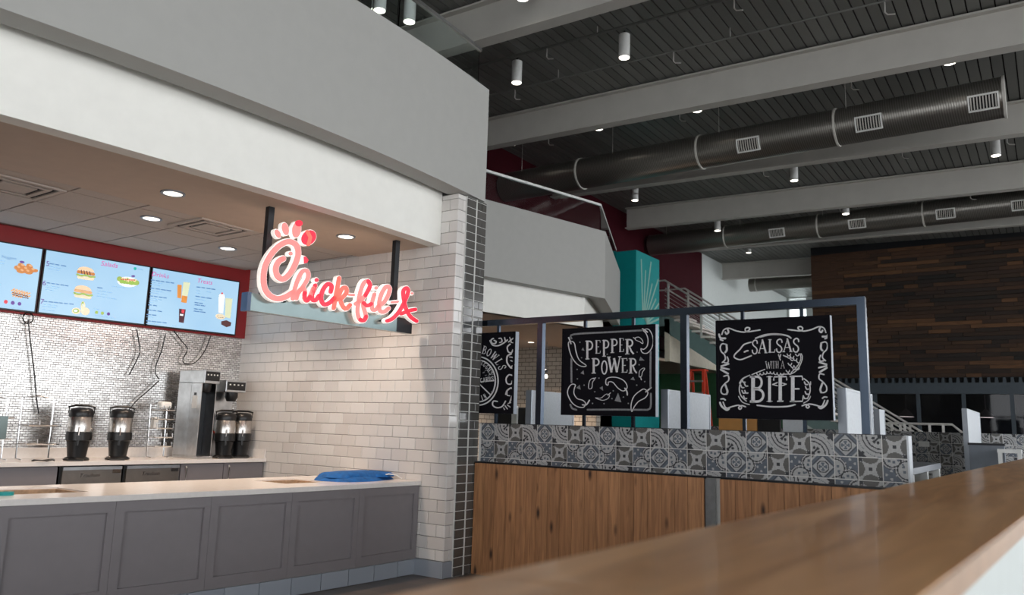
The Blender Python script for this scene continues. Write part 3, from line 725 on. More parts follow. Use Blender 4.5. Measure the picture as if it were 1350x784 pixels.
box(-8.29, -8.16, 3.30, 3.38, ZK + .205, ZK + .42).solo('blue_packet', 'shelfblue', 'pale blue packet standing on the wire rack at the frame edge', 'packet')
box(-8.29, -8.16, 3.215, 3.285, ZK + .205, ZK + .42).solo('white_carton', 'white', 'white carton on the wire rack beside the pale blue packet', 'carton')
MB().tube([(-7.98 + .05 * math.cos(a), 3.66 + .10 * math.sin(a), ZK + .008 + .01 * abs(math.sin(2 * a))) for a in [k * .5 for k in range(14)]], .006, 6).solo('coiled_cable', 'black', 'short coiled grey cable lying on the back counter beside the left urn', 'cable', smooth=True)

# ------------------------------------------------------------------ menu screens
def onb(x, y, d):
    dr = ray(x, y); p = BW + bn * d; t = (p - CAM).dot(bn) / dr.dot(bn); return CAM + dr * t
def fb(ox, oy, sc): return lambda u, v, dep: onb(ox + u / sc, oy + v / sc, .0925 + dep)
f5, f6 = fb(0, 310, 6.535), fb(170, 340, 6.535)
tvs = []
for nm, s0, s1 in (('menu screen showing nuggets, next to the frame edge', -3.49, -2.388), ('menu screen showing burgers and salads between the two other screens', -2.374, -1.268), ('menu screen showing drinks and treats beside the hanging sign', -1.254, -.147)):
    t = thing('menu_screen', tuple(bw((s0 + s1) / 2, .07, 2.485)), 'wall-mounted ' + nm, 'screen', 'menu screens above the back counter')
    bwbox(s0, s1, .05, .088, 2.485, 3.172).build('bezel', 'black', t); bwbox(s0 + .014, s1 - .014, .088, .0915, 2.50, 3.158).build('display', 'screen', t); tvs.append(t)
DD = (.0, .0012)
def pr(t, name, mat, fn, label=None):
    mb = MB(); fn(mb); o = mb.build(name, mat, t)
    if name in ('menu_lines', 'item_titles') or name.endswith(('highlights', 'shadow', 'marks', 'topping', 'berries', 'chips')): o['kind'] = 'stuff'
    if label: o['label'] = label
def lines(f, rows):
    def fn(mb):
        for (u0, v0, u1, v1, wd) in rows:
            n = max(1, int((u1 - u0) / 38)); rr = random.Random(int(u0 * 7 + v0))
            for k in range(n):
                a, b = (k + .0) / n, (k + .72 + .2 * rr.random()) / n
                ribbon(mb, [(u0 + (u1 - u0) * a, v0 + (v1 - v0) * a), (u0 + (u1 - u0) * b, v0 + (v1 - v0) * b)], wd, f, *DD, cap=False)
    return fn
def txt(t, name, mat, s, x, y, size, shear=0):
    vs, fs = text_mesh(s, size, shear); o3 = onb(x, y, .0935)
    MB().add([o3 + bd * v.x + Vector((0, 0, v.y)) for v in vs], fs).build(name, mat, t)
T1, T2, T3 = tvs
# left screen
txt(T1, 'heading', 'p_ink', 'Nuggets', 2, 339.5, .040)
pr(T1, 'menu_lines', 'p_faint', lines(f5, [(0, 215, 60, 228, 5), (0, 240, 40, 248, 5), (0, 420, 12, 424, 9), (20, 612, 60, 620, 4), (90, 622, 130, 632, 4), (150, 632, 190, 640, 4)]))
pr(T1, 'nuggets_picture', 'p_chk', lambda mb: [disc(mb, u, v, a, b, f5, *DD, 12, r) for u, v, a, b, r in ((150, 280, 30, 20, .2), (185, 265, 35, 24, .5), (215, 290, 34, 26, .2), (255, 270, 32, 22, .6), (280, 300, 34, 18, .3), (180, 308, 40, 20, .2), (245, 315, 40, 22, .2), (310, 305, 18, 14, 0))])
pr(T1, 'nuggets_highlights', 'p_bun', lambda mb: [disc(mb, u, v, 15, 9, f5, 0, .002, 10, .4) for u, v in ((160, 272), (195, 255), (222, 282), (262, 262), (285, 292), (190, 300), (240, 305))])
pr(T1, 'dip_cup', 'p_purple', lambda mb: disc(mb, 190, 230, 22, 10, f5, 0, .0022, 12, .15))
pr(T1, 'strips_picture', 'p_bun', lambda mb: [ribbon(mb, [(100 + 22 * (k % 7) + 6 * (k // 7), 478 + 5 * (k % 7) + 22 * (k // 7)), (125 + 22 * (k % 7), 462 + 6 * (k % 7) + 26 * (k // 7))], 13, f5, *DD) for k in range(18)])
pr(T1, 'strips_shadow', 'p_choc', lambda mb: [ribbon(mb, [(108 + 20 * (k % 7), 490 + 5 * (k % 7) + 18 * (k // 7)), (122 + 20 * (k % 7), 500 + 5 * (k % 7) + 15 * (k // 7))], 7, f5, 0, .002) for k in range(14)])
pr(T1, 'icon', 'p_red', lambda mb: disc(mb, 50, 573, 17, 17, f5, *DD)); pr(T1, 'icon', 'p_purple', lambda mb: [disc(mb, 110, 582, 17, 17, f5, *DD), disc(mb, 168, 590, 16, 16, f5, *DD)])
# middle screen
txt(T2, 'heading', 'p_mag', 'Salads', 132.5, 349.5, .075, .15)
for s, x, y in (('5', 60, 350), ('6', 55.5, 375.5), ('7', 52.5, 400)): txt(T2, 'item_number', 'p_purple', s, x, y, .075)
pr(T2, 'item_titles', 'p_ink', lines(f5, [(425, 242, 575, 268, 9), (402, 408, 600, 438, 9), (375, 568, 640, 595, 9), (838, 450, 900, 458, 9)]))
pr(T2, 'menu_lines', 'p_faint', lines(f5, [(420, 268, 530, 286, 5), (418, 288, 520, 306, 5), (395, 432, 520, 450, 5), (395, 448, 510, 464, 5), (390, 466, 470, 478, 5), (370, 592, 500, 610, 5), (368, 610, 490, 626, 5), (365, 640, 480, 655, 5), (835, 476, 970, 496, 5), (835, 500, 920, 512, 5), (832, 522, 1010, 552, 5), (965, 438, 1090, 455, 4), (810, 632, 870, 642, 5), (815, 690, 990, 715, 4), (1180, 290, 1240, 298, 6)]))
def burger(cx, cy, mid):
    pr(T2, 'bun_picture', 'p_bun2', lambda mb: poly(mb, [(cx + 72 * math.cos(a), cy - 12 - 38 * math.sin(a) + 10 * math.cos(a)) for a in [math.pi * k / 14 for k in range(15)]], f5, *DD))
    pr(T2, 'filling_picture', mid, lambda mb: ribbon(mb, [(cx - 66, cy - 8), (cx, cy + 2), (cx + 66, cy + 14)], 26, f5, 0, .002))
    pr(T2, 'lettuce_picture', 'p_let', lambda mb: ribbon(mb, spline([(cx - 76, cy + 14), (cx - 40, cy + 26), (cx, cy + 22), (cx + 40, cy + 36), (cx + 76, cy + 36)]), 16, f5, 0, .0022))
    pr(T2, 'bun_picture', 'p_tan', lambda mb: ribbon(mb, [(cx - 62, cy + 36), (cx, cy + 48), (cx + 58, cy + 54)], 28, f5, *DD))
burger(740, 322, 'p_chk'); burger(716, 482, 'p_bun')
pr(T2, 'grill_marks', 'p_choc', lambda mb: [ribbon(mb, [(700 + 24 * k, 300 + 4 * k), (706 + 24 * k, 330 + 4 * k)], 7, f5, 0, .0026) for k in range(4)])
pr(T2, 'wrap_picture', 'p_tan', lambda mb: [disc(mb, 657, 652, 40, 28, f5, *DD), disc(mb, 715, 610, 20, 42, f5, *DD), disc(mb, 735, 655, 38, 34, f5, *DD)])
pr(T2, 'wrap_filling', 'p_let', lambda mb: [disc(mb, 655, 650, 28, 18, f5, 0, .002), disc(mb, 713, 592, 11, 22, f5, 0, .002)])
pr(T2, 'wrap_chicken', 'p_white', lambda mb: [disc(mb, 652, 650, 17, 10, f5, 0, .003), disc(mb, 714, 600, 6, 14, f5, 0, .003)])
pr(T2, 'salad_plate', 'p_white', lambda mb: disc(mb, 1102, 402, 92, 44, f5, *DD, 20, .1))
pr(T2, 'salad_picture', 'p_let', lambda mb: [disc(mb, 1030 + 21 * k, 375 + 6 * (k % 3) + 4 * k, 24, 22, f5, 0, .002, 10) for k in range(8)] + [disc(mb, 1050 + 24 * k, 402 + 3 * k, 22, 14, f5, 0, .002, 10) for k in range(6)])
pr(T2, 'salad_topping', 'p_bun2', lambda mb: [ribbon(mb, [(1050 + 14 * k, 372 + (k * 37) % 30), (1062 + 14 * k, 366 + (k * 53) % 34)], 9, f5, 0, .003) for k in range(9)])
pr(T2, 'salad_berries', 'p_red', lambda mb: [disc(mb, 1046 + 18 * k, 380 + (k * 29) % 28, 7, 6, f5, 0, .0034, 8) for k in range(7)])
pr(T2, 'dressing_cup', 'p_purple', lambda mb: [disc(mb, 1148, 352, 17, 8, f5, 0, .003)])
pr(T2, 'icon', 'p_teal', lambda mb: disc(mb, 1164, 287, 13, 13, f5, *DD)); pr(T2, 'icon', 'p_let', lambda mb: [disc(mb, 832, 664, 14, 14, f5, *DD), disc(mb, 882, 671, 14, 14, f5, *DD)]); pr(T2, 'icon', 'p_purple', lambda mb: disc(mb, 935, 677, 14, 14, f5, *DD))
# right screen
txt(T3, 'heading', 'p_mag', 'Drinks', 199.5, 363.2, .075, .15); txt(T3, 'heading', 'p_mag', 'Treats', 259.5, 372, .075, .15)
pr(T3, 'item_titles', 'p_ink', lines(f6, [(190, 188, 400, 218, 9), (184, 258, 370, 284, 9), (178, 325, 335, 346, 9), (165, 402, 250, 412, 9), (158, 445, 290, 462, 9), (152, 485, 245, 494, 9), (148, 540, 335, 560, 9), (582, 248, 752, 272, 9), (572, 328, 715, 350, 9), (566, 382, 645, 394, 9), (566, 402, 670, 414, 9), (560, 436, 640, 448, 9), (558, 456, 668, 470, 9)]))
pr(T3, 'menu_lines', 'p_faint', lines(f6, [(188, 208, 300, 222, 5), (186, 228, 280, 240, 5), (182, 280, 300, 296, 5), (180, 298, 270, 310, 5), (176, 346, 290, 362, 5), (174, 362, 260, 372, 5), (170, 380, 220, 386, 5), (150, 505, 220, 512, 5), (146, 562, 260, 572, 5), (582, 280, 620, 285, 5), (670, 290, 715, 296, 5), (580, 300, 620, 306, 5), (572, 352, 660, 364, 5), (360, 582, 460, 592, 4), (300, 150, 345, 156, 5)]))
quad = lambda pts, m, n, z=.0012: pr(T3, n, m, lambda mb: poly(mb, pts, f6, 0, z))
quad([(418, 228), (455, 232), (450, 348), (416, 342)], 'p_tea', 'iced_tea_picture'); quad([(470, 205), (527, 212), (505, 330), (456, 322)], 'p_lem', 'lemonade_picture', .002); quad([(456, 322), (505, 330), (496, 388), (450, 380)], 'p_tea', 'iced_tea_picture', .002)
quad([(432, 436), (490, 442), (472, 560), (430, 552)], 'p_cola', 'cola_picture'); quad([(455, 440), (482, 446), (474, 478), (452, 470)], 'p_red', 'cola_logo', .002); quad([(440, 480), (470, 484), (466, 500), (438, 494)], 'p_white', 'cola_logo', .002)
quad([(772, 335), (828, 330), (812, 480), (770, 470)], 'p_white', 'shake_picture'); quad([(832, 345), (892, 350), (874, 520), (828, 510)], 'p_lem', 'shake_picture')
pr(T3, 'shake_cream', 'p_white', lambda mb: disc(mb, 800, 325, 26, 20, f6, 0, .002)); pr(T3, 'cherry', 'p_red', lambda mb: disc(mb, 803, 304, 8, 8, f6, 0, .003))
pr(T3, 'cookie_picture', 'p_tan', lambda mb: disc(mb, 787, 504, 42, 24, f6, 0, .002, 16, .15)); pr(T3, 'cookie_chips', 'p_choc', lambda mb: [disc(mb, 765 + 11 * k, 498 + (k * 17) % 18, 4, 3, f6, 0, .003, 8) for k in range(5)])
quad([(795, 545), (840, 535), (882, 555), (876, 585), (840, 596), (795, 572)], 'p_choc', 'brownie_picture', .002)
# loose cables below the screens
def cable(label, pts):
    P = spline([tuple(q) for q in pts], 5); mb = MB(); mb.tube([onb(x, y, .062) for x, y in P], .0065, 6)
    mb.solo('loose_cable', 'black', label, 'cable', smooth=True)
cable('thin black cable hanging below the screens down to the wire cup rack', [(37, 421), (40, 450), (45, 490), (48, 525), (51, 545)])
MB().tube([onb(37 + 7 * math.cos(a), 419 + 7 * math.sin(a), .06) for a in [k * .5 for k in range(26)]], .006, 6).solo('wound_cable', 'black', 'black cable wound into a small coil under the joint of two screens', 'cable', smooth=True)
cable('short black cable ending in mid-air below the drinks screen', [(180, 434), (183, 450), (184, 465), (176, 483), (170, 494)])
cable('black cable hanging below the drinks screen towards the wire basket rack', [(218, 440), (213, 462), (206, 480), (205, 492), (210, 500)])
cable('black cable drooping in a wide loop above the tall brewer', [(229, 436), (240, 450), (247, 460), (241, 474), (246, 480), (258, 477), (270, 462), (278, 442)])
cable('thin dark cable lying diagonally across the mosaic beside the wire basket', [(209, 502), (195, 515), (180, 528), (170, 540)])

# ------------------------------------------------------------------ lights in the counter ceiling
def downlight(x, y, label, en=62):
    p = atz(x, y, 3.33); t = thing('downlight', (p.x, p.y, 3.318 if p.x > -6.4 else 3.325), label, 'light', 'round recessed downlights over the counter')
    MB().lathe([(.075, .0), (.098, 0), (.098, .012), (.075, .012), (.075, 0)], (0, 0, 0), 24, False).build('trim_ring', 'pframe', t, True, True)
    MB().lathe([(.001, .004), (.076, .004), (.076, .010), (.001, .010)], (0, 0, 0), 24).build('lens', 'warmlamp', t, True, True)
    sp = bpy.data.lights.new('downlight_beam', 'SPOT'); sp.energy = en; sp.color = (1, .78, .60); sp.spot_size = R_(110); sp.spot_blend = .8; sp.shadow_soft_size = .07
    so = bpy.data.objects.new('downlight_beam', sp); COL.objects.link(so); so.parent = t; so.location = (0, 0, -.02)
downlight(228, 254, 'round downlight in the tan soffit above the first cabinets'); downlight(199.5, 288, 'round downlight in the tile ceiling between the two air vents')
downlight(300, 327.5, 'round downlight in the tile ceiling nearest the red wall'); downlight(456, 311, 'round downlight in the tan soffit behind the hanging sign')
p = atz(60, 215, 3.33)
def vent(x, y, label):
    p = atz(x, y, 3.33); t = thing('air_vent', (p.x, p.y, 3.318), label, 'vent', 'square ceiling air vents')
    s = .27
    for k, (a, b, z) in enumerate(((.29, .25, .0), (.21, .17, .0), (.13, .09, .0))):
        mb = MB()
        for (x0, x1, y0, y1) in ((-a, a, -a, -b), (-a, a, b, a), (-a, -b, -b, b), (b, a, -b, b)): mb.box(x0, x1, y0, y1, z, z + .014)
        mb.build('louvre_ring', 'ctile', t, False, True)
    box(-.09, .09, -.09, .09, 0, .014).build('centre_plate', 'ctile', t, False, True); box(-.27, .27, -.27, .27, .014, .0175).build('dark_throat', 'deckback', t, False, True)
vent(18, 246, 'square louvred air vent in the tile ceiling at the frame edge'); vent(278, 300, 'square louvred air vent in the tile ceiling above the drinks screen')

# ------------------------------------------------------------------ hanging lit sign
SA = R_(4.635); sd = Vector((math.sin(SA), math.cos(SA), 0)); sn = Vector((math.cos(SA), -math.sin(SA), 0)); SP = Vector((-5.5, 5, 0))
def ons(x, y, d):
    dr = ray(x, y); q = SP + sn * d; return CAM + dr * ((q - CAM).dot(sn) / dr.dot(sn))
fs_ = lambda u, v, dep: ons(u, v, 0) + sn * dep
def sgbox(s0, s1, d0, d1, z0, z1):
    f = lambda s, d, z: SP + sd * s + sn * d + Vector((0, 0, z))
    return MB().hexa([f(s0, d0, z0), f(s1, d0, z0), f(s1, d1, z0), f(s0, d1, z0)], [f(s0, d0, z1), f(s1, d0, z1), f(s1, d1, z1), f(s0, d1, z1)])
sg = thing('hanging_shop_sign', tuple(SP + Vector((0, 0, 2.385))), 'lit script shop sign with chicken-head initial on a rail below two posts', 'sign')
for s in (-.80, .695): sgbox(s - .028, s + .028, -.055, -.0, 2.52, 3.33).build('post', 'blackmetal', sg)
rl = sgbox(-.945, .925, -.06, .02, 2.385, 2.535).build('rail', 'shelfblue', sg)
sgbox(-.98, -.945, -.07, .025, 2.38, 2.54).build('rail_end', 'shelfside', rl); sgbox(.72, .926, .02, .022, 2.386, 2.534).build('rail_dark_end', 'blackmetal', rl)
c3 = lambda P: [(320 + u / 5.6, 280 + v / 5.6) for u, v in P]; c4 = lambda P: [(430 + u / 7.13, 340 + v / 7.13) for u, v in P]
H0, H1, H2 = .055, .10, .108
def letter(name, strokes, wd, mat, dots=(), red=()):
    halo = MB(); face = MB()
    for P in strokes:
        Q = spline(P, 6)
        ribbon(halo, Q, wd + 1.9, fs_, H0, H1); ribbon(face, Q, wd, fs_, H1 - .01, H2)
    for (x, y, a, b, r) in dots: disc(halo, x, y, a + 1.0, b + 1.0, fs_, H0, H1, 20, r); disc(face, x, y, a, b, fs_, H1 - .01, H2, 20, r)
    o = halo.build(name, 'whitehalo', sg); face.build('letter_face', mat, o)
    if red:
        rm = MB()
        for P in red: ribbon(rm, spline(P, 6), wd * .98, fs_, H1, H2 + .002)
        rm.build('red_face_area', 'letterred', o)
    return o
C_ = c3([(248, 350), (213, 372), (193, 420), (203, 473), (243, 500), (290, 468), (332, 400), (358, 320), (345, 253), (290, 226), (225, 252), (165, 312), (120, 392), (103, 475), (110, 560), (147, 618), (205, 643), (262, 630), (318, 598)])
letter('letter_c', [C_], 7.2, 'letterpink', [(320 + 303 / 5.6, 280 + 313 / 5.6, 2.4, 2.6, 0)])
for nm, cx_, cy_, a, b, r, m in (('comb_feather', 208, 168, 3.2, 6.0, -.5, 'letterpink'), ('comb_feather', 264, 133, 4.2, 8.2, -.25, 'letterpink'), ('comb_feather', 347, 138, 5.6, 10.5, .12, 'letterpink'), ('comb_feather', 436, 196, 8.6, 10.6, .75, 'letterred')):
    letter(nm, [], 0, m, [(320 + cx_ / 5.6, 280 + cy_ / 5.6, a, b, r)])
mb = MB(); disc(mb, 320 + 362 / 5.6, 280 + 92 / 5.6, 5.0, 4.2, fs_, H1, H2 + .002, 16); mb.build('comb_tip', 'letterred', sg)
mb = MB(); ribbon(mb, c3([(425, 155), (445, 195), (432, 245)]), 5, fs_, H1, H2 + .003); mb.build('comb_stripe', 'lettercoral', sg)
mb = MB(); poly(mb, c3([(372, 322), (412, 330), (434, 358), (425, 382), (372, 392)]), fs_, H0, H1); bk = mb.build('beak', 'whitehalo', sg)
mb = MB(); poly(mb, c3([(400, 334), (416, 336), (434, 360), (422, 382), (402, 384)]), fs_, H1 - .005, H2); mb.build('beak_tip', 'letterred', bk)
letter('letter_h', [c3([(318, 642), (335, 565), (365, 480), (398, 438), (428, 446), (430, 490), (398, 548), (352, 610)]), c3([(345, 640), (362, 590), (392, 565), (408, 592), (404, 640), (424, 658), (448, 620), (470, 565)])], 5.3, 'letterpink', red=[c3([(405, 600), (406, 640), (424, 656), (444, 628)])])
letter('letter_i', [c3([(484, 545), (462, 610), (464, 650), (488, 652), (512, 620)])], 5.3, 'letterred', [(320 + 494 / 5.6, 280 + 506 / 5.6, 2.5, 2.6, 0)])
letter('letter_c', [c3([(598, 592), (604, 550), (575, 536), (540, 580), (526, 640), (548, 684), (590, 672), (626, 636)])], 5.5, 'letterred', red=())
letter('letter_k', [c3([(660, 492), (648, 560), (632, 640), (620, 712)]), c4([(36, 400), (82, 300), (120, 290), (124, 335), (78, 388), (66, 400), (92, 462), (122, 484), (158, 448)])], 5.3, 'lettercoral')
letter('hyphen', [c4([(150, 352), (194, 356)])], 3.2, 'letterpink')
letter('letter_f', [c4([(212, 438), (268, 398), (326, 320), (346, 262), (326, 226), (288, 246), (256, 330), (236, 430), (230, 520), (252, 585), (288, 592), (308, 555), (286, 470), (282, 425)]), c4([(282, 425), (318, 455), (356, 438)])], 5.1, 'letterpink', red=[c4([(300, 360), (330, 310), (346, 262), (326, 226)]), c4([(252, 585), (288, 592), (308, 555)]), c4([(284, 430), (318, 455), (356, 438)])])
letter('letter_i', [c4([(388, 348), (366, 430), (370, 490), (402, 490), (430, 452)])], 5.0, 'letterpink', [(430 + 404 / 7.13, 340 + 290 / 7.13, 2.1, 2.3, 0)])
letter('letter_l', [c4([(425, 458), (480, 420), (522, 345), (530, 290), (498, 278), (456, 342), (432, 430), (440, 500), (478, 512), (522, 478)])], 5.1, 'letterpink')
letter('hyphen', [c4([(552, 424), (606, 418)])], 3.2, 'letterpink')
letter('letter_a', [c4([(508, 596), (556, 576), (612, 520), (650, 458), (688, 380), (706, 318), (688, 290), (660, 318), (664, 392), (684, 480), (726, 556), (784, 598)]), c4([(640, 530), (712, 502), (772, 490)])], 4.9, 'letterred', [])
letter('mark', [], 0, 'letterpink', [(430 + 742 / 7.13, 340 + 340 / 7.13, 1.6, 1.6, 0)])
# letter stand-off pins
for x_, y_ in ((372, 398), (424, 404), (461, 411), (499, 423)):
    p = ons(x_, y_, 0); MB().tube([p, p + sn * .05], .008, 6).build('standoff', 'blackmetal', rl)

# ------------------------------------------------------------------ patterned booth wall
YT = 6.53; TS = .1735
def tcol(kind, u, v):
    L, Md, Dk, Bl = (.40, .395, .39), (.105, .10, .092), (.022, .023, .028), (.10, .118, .145)
    du, dv = u - .5, v - .5
    if kind == 'B': u, v = 1 - u, 1 - v; kind = 'A'
    if kind == 'S':
        if abs(du) < .085 and abs(dv) < .085: return Dk
        for cx, cy in ((.02, .98), (.98, .02)):
            a, b = (u - cx), (v - cy)
            p, q = (a + b) * .707, (a - b) * .707
            if (p / .09) ** 2 + (q / .2) ** 2 < 1: return Dk
        for cx, cy in ((.5, 1.04), (.5, -.04), (1.04, .5), (-.04, .5)):
            rx, ry = (.36, .30) if cx == .5 else (.30, .36)
            if ((u - cx) / rx) ** 2 + ((v - cy) / ry) ** 2 < 1: return Md
        return L
    if kind == 'D':
        r = math.hypot(du, dv); m = abs(du) + abs(dv)
        if r < .24:
            if r < .05: return L
            a = math.atan2(dv, du)
            return Bl if math.cos(4 * a) > -.1 and r < .2 else L
        if r < .285: return Dk
        if m < .47: return L
        if m < .51: return Bl
        if m < .56: return Dk
        if m < .74: return Bl
        return L if m < .88 else Md
    if kind == 'A':
        r = math.hypot(u, v)
        if r < .60:
            if abs(u - v) < .06 and r < .46: return Dk
            for cx, cy in ((.14, .34), (.34, .14), (.3, .3)):
                if math.hypot(u - cx, v - cy) < .07: return Dk
            if r < .16: return Dk
            return L
        if r < .66: return Dk
        if r < .78: return L
        if r < .83: return Dk
        if r < .98: return L
        if abs((1 - u) - (1 - v)) < .10 and r > 1.08: return Dk
        if (1 - u) + (1 - v) < .36: return Dk
        return L if r > 1.0 else Bl
    # trefoil
    d = min(math.hypot(u - 1.0, v - .62) - .36, math.hypot(u - .52, v - .02) - .40)
    if abs(d) < .028: return Dk
    if d < 0:
        if d < -.06:
            for cx, cy in ((.86, .55), (.9, .74), (.45, .14), (.66, .16), (.8, .2), (.95, .35)):
                if math.hypot((u - cx), (v - cy)) < .065: return Bl
        return L
    if d < .085: return L
    if d < .115: return Dk
    k = math.sin(17 * u + 3) * math.sin(15 * v + 1)
    return L if k > .62 else Bl
def tile_mesh(kind, n=26, cut=1.0, rotq=0):
    me = bpy.data.meshes.new('patterned_tile'); vs = []; fs = []; e = .0032
    s = TS / 2 - e; hgt = int(round(n * cut))
    for j in range(hgt + 1):
        for i in range(n + 1): vs.append((-s + 2 * s * i / n, 0, s - 2 * s * j / n))
    for j in range(hgt):
        for i in range(n): a = j * (n + 1) + i; fs.append((a, a + n + 1, a + n + 2, a + 1))
    nf = len(fs); k = len(vs); zb = s - 2 * s * hgt / n
    vs += [(-s, .012, s), (s, .012, s), (s, .012, zb), (-s, .012, zb)]
    c = [0, n, hgt * (n + 1) + n, hgt * (n + 1)]
    for q in range(4): fs.append((c[q], c[(q + 1) % 4], k + (q + 1) % 4, k + q))
    me.from_pydata(vs, [], fs); at = me.color_attributes.new('print', 'FLOAT_COLOR', 'CORNER'); li = 0
    for fi, p in enumerate(me.polygons):
        if fi < nf:
            j, i = divmod(fi, n); u, v = (i + .5) / n, 1 - (j + .5) / n
            for _ in range(rotq): u, v = v, 1 - u
            cc = tcol(kind, u, v)
        else: cc = (.3, .3, .29)
        for _ in p.loop_indices: at.data[li].color = (*cc, 1); li += 1
    me.materials.append(M['ptile']); return me
TM = {k: tile_mesh(k) for k in 'SDAB'}; TM['T0'] = tile_mesh('T'); TM['T1'] = tile_mesh('T', rotq=1); TM['T2'] = tile_mesh('T', rotq=2); TM['T3'] = tile_mesh('T', rotq=3)
TC = {k: tile_mesh(k, cut=.24) for k in 'SDABT'}
XR = aty(1196, 574, YT).x - .004; XL = -4.945
wt = struct(box(XL, XR, YT + .0025, YT + .15, 0, 1.497), 'wall_booth', 'dgrout')
top_row = ['S', 'B', 'D', 'A']; low_row = ['T1', 'S', 'T3', 'D']
j = 0; x = XR - TS / 2
while x > XL - .02:
    inst('patterned_tile', TM[top_row[j % 4]], (x, YT, 1.5 - TS / 2), wt); k2 = low_row[j % 4]
    if k2 == 'T1' and j % 8 == 4: k2 = 'T0'
    if k2 == 'T3' and j % 8 == 6: k2 = 'T2'
    inst('patterned_tile', TM[k2], (x, YT, 1.5 - TS * 1.5), wt)
    inst('cut_tile', TC['DTBSA'[(j * 3) % 5]], (x, YT, 1.5 - TS * 2.5), wt)
    x -= TS; j += 1
box(XR - .002, XR + .012, YT - .004, YT + .15, 0, 1.5).build('end_trim', 'panel', wt)
ZW = 1.5 - TS * 2.24
box(XL, XR, YT - .052, YT + .005, ZW - .012, ZW).build('ledge_trim', 'blackmetal', wt)
def clad(xa, xb_, name):
    t = struct(box(xa, xb_, YT - .035, YT + .006, 0.0, ZW - .013), name, 'blackmetal'); x = xa; rn = random.Random(3)
    while x < xb_ - .01:
        wd = min(rn.choice((.118, .132, .14, .125)), xb_ - x)
        inst('oak_plank', box(-wd / 2 + .0016, wd / 2 - .0016, -.02, 0, .0, ZW - .02).mesh('oak_plank', 'plank'), (x + wd / 2, YT - .035, .003), t); x += wd
xa = aty(928, 640, YT - .055).x; xg = aty(947, 640, YT - .055).x
clad(XL, xa, 'wall_cladding_1'); clad(xg + .012, XR, 'wall_cladding_2')
box(xa + .01, xg - .03, YT - .05, YT - .03, 0, ZW - .02).solo('steel_corner_plate', 'steel', 'narrow grey steel plate between the two oak cladding panels', 'plate')
# ------------------------------------------------------------------ frame with three chalkboard signs
YF = YT + .075
PX = [aty(1143, 571, YF).x, aty(903.5, 567, YF).x, aty(711, 559, YF).x]; ZF = aty(1142, 391, YF).z
fr = thing('steel_sign_frame', (PX[1], YF, 1.5), 'black steel tube frame standing on the patterned booth wall', 'frame')
hw = .031
box(-6.3, PX[0] + hw, YF - hw, YF + hw, ZF - 2 * hw, ZF).build('top_tube', 'frame', fr)
for x in PX: box(x - hw, x + hw, YF - hw, YF + hw, 1.5, ZF - 2 * hw).build('post', 'frame', fr)
for x in (aty(683, 438, YF).x - 1.45, aty(683, 438, YF).x - .33): pass
box(XL, XR - .02, YF - .05, YF + .05, 1.4975, 1.503).build('base_rail', 'blackmetal', fr)
def fxy(ox, oy, sc): return lambda u, v, dep: aty(ox + u / sc, oy + v / sc, YF - .034) + Vector((0, -dep, 0))
def board(label, x0, x1, z0, z1, grp='hanging chalkboard signs'):
    t = thing('chalkboard_sign', ((x0 + x1) / 2, YF, z0), label, 'sign', grp)
    box(x0, x1, YF - .03, YF + .03, z0, z1).build('cabinet', 'boardedge', t); box(x0 + .004, x1 - .004, YF - .0335, YF - .03, z0 + .004, z1 - .004).build('board', 'board', t)
    e = .022
    mb = MB()
    for q in ((x0, x1, z0, z0 + e), (x0, x1, z1 - e, z1), (x0, x0 + e, z0 + e, z1 - e), (x1 - e, x1, z0 + e, z1 - e)): mb.box(q[0], q[1], YF - .042, YF - .0335, q[2], q[3])
    mb.build('edge_frame', 'board', t)
    for f_ in (.24, .76):
        x = x0 + (x1 - x0) * f_
        box(x - .014, x + .014, YF - .014, YF + .014, z1, ZF - 2 * hw).build('hanger', 'frame', t); box(x - .014, x + .014, YF - .014, YF + .014, 1.503, z0).build('foot', 'frame', t)
    return t
YB = YF - .03
sz0 = aty(946, 551, YB).z; sz1 = aty(942, 423, YB).z
w1 = (aty(742, 440, YB).x, aty(864.5, 440, YB).x); w2 = (aty(944, 440, YB).x, aty(1095, 440, YB).x); w0x = aty(680, 440, YB).x
SB = board('square black chalkboard sign lettered PEPPER POWER with chilli drawings', w1[0], w1[1], sz0, sz1)
SS = board('square black chalkboard sign lettered SALSAS WITH A BITE with scrolls', w2[0], w2[1], sz0, sz1)
S0 = board('square black chalkboard sign with round BOWLS emblem partly behind the pier', w0x - (w1[1] - w1[0]), w0x, sz0, sz1)
GL = {}
def arc(cx, cy, rx, ry, a0, a1, n=10): return [(cx + rx * math.cos(R_(a0 + (a1 - a0) * k / n)), cy + ry * math.sin(R_(a0 + (a1 - a0) * k / n))) for k in range(n + 1)]
T_, t_ = .19, .075
GL['P'] = [([(.25, 0), (.25, 1)], T_), ([(.25, .96)] + arc(.5, .74, .36, .22, 90, -90, 8) + [(.25, .52)], .13), ([(.02, .03), (.5, .03)], t_), ([(.02, .97), (.4, .97)], t_)]
GL['E'] = [([(.25, 0), (.25, 1)], T_), ([(.05, .97), (.88, .97), (.92, .82)], t_), ([(.25, .5), (.7, .5)], t_), ([(.05, .03), (.9, .03), (.95, .2)], t_)]
GL['R'] = GL['P'] + [([(.5, .5), (.72, .2), (.98, .02)], .15)]
GL['O'] = [(arc(.5, .5, .38, .46, 0, 360, 20), .14)]
GL['W'] = [([(.05, 1), (.28, .02)], .17), ([(.28, .02), (.5, .8)], t_), ([(.48, .9), (.72, .02)], .17), ([(.72, .02), (.95, 1)], t_), ([(-.06, .98), (.2, .98)], t_), ([(.82, .98), (1.06, .98)], t_)]
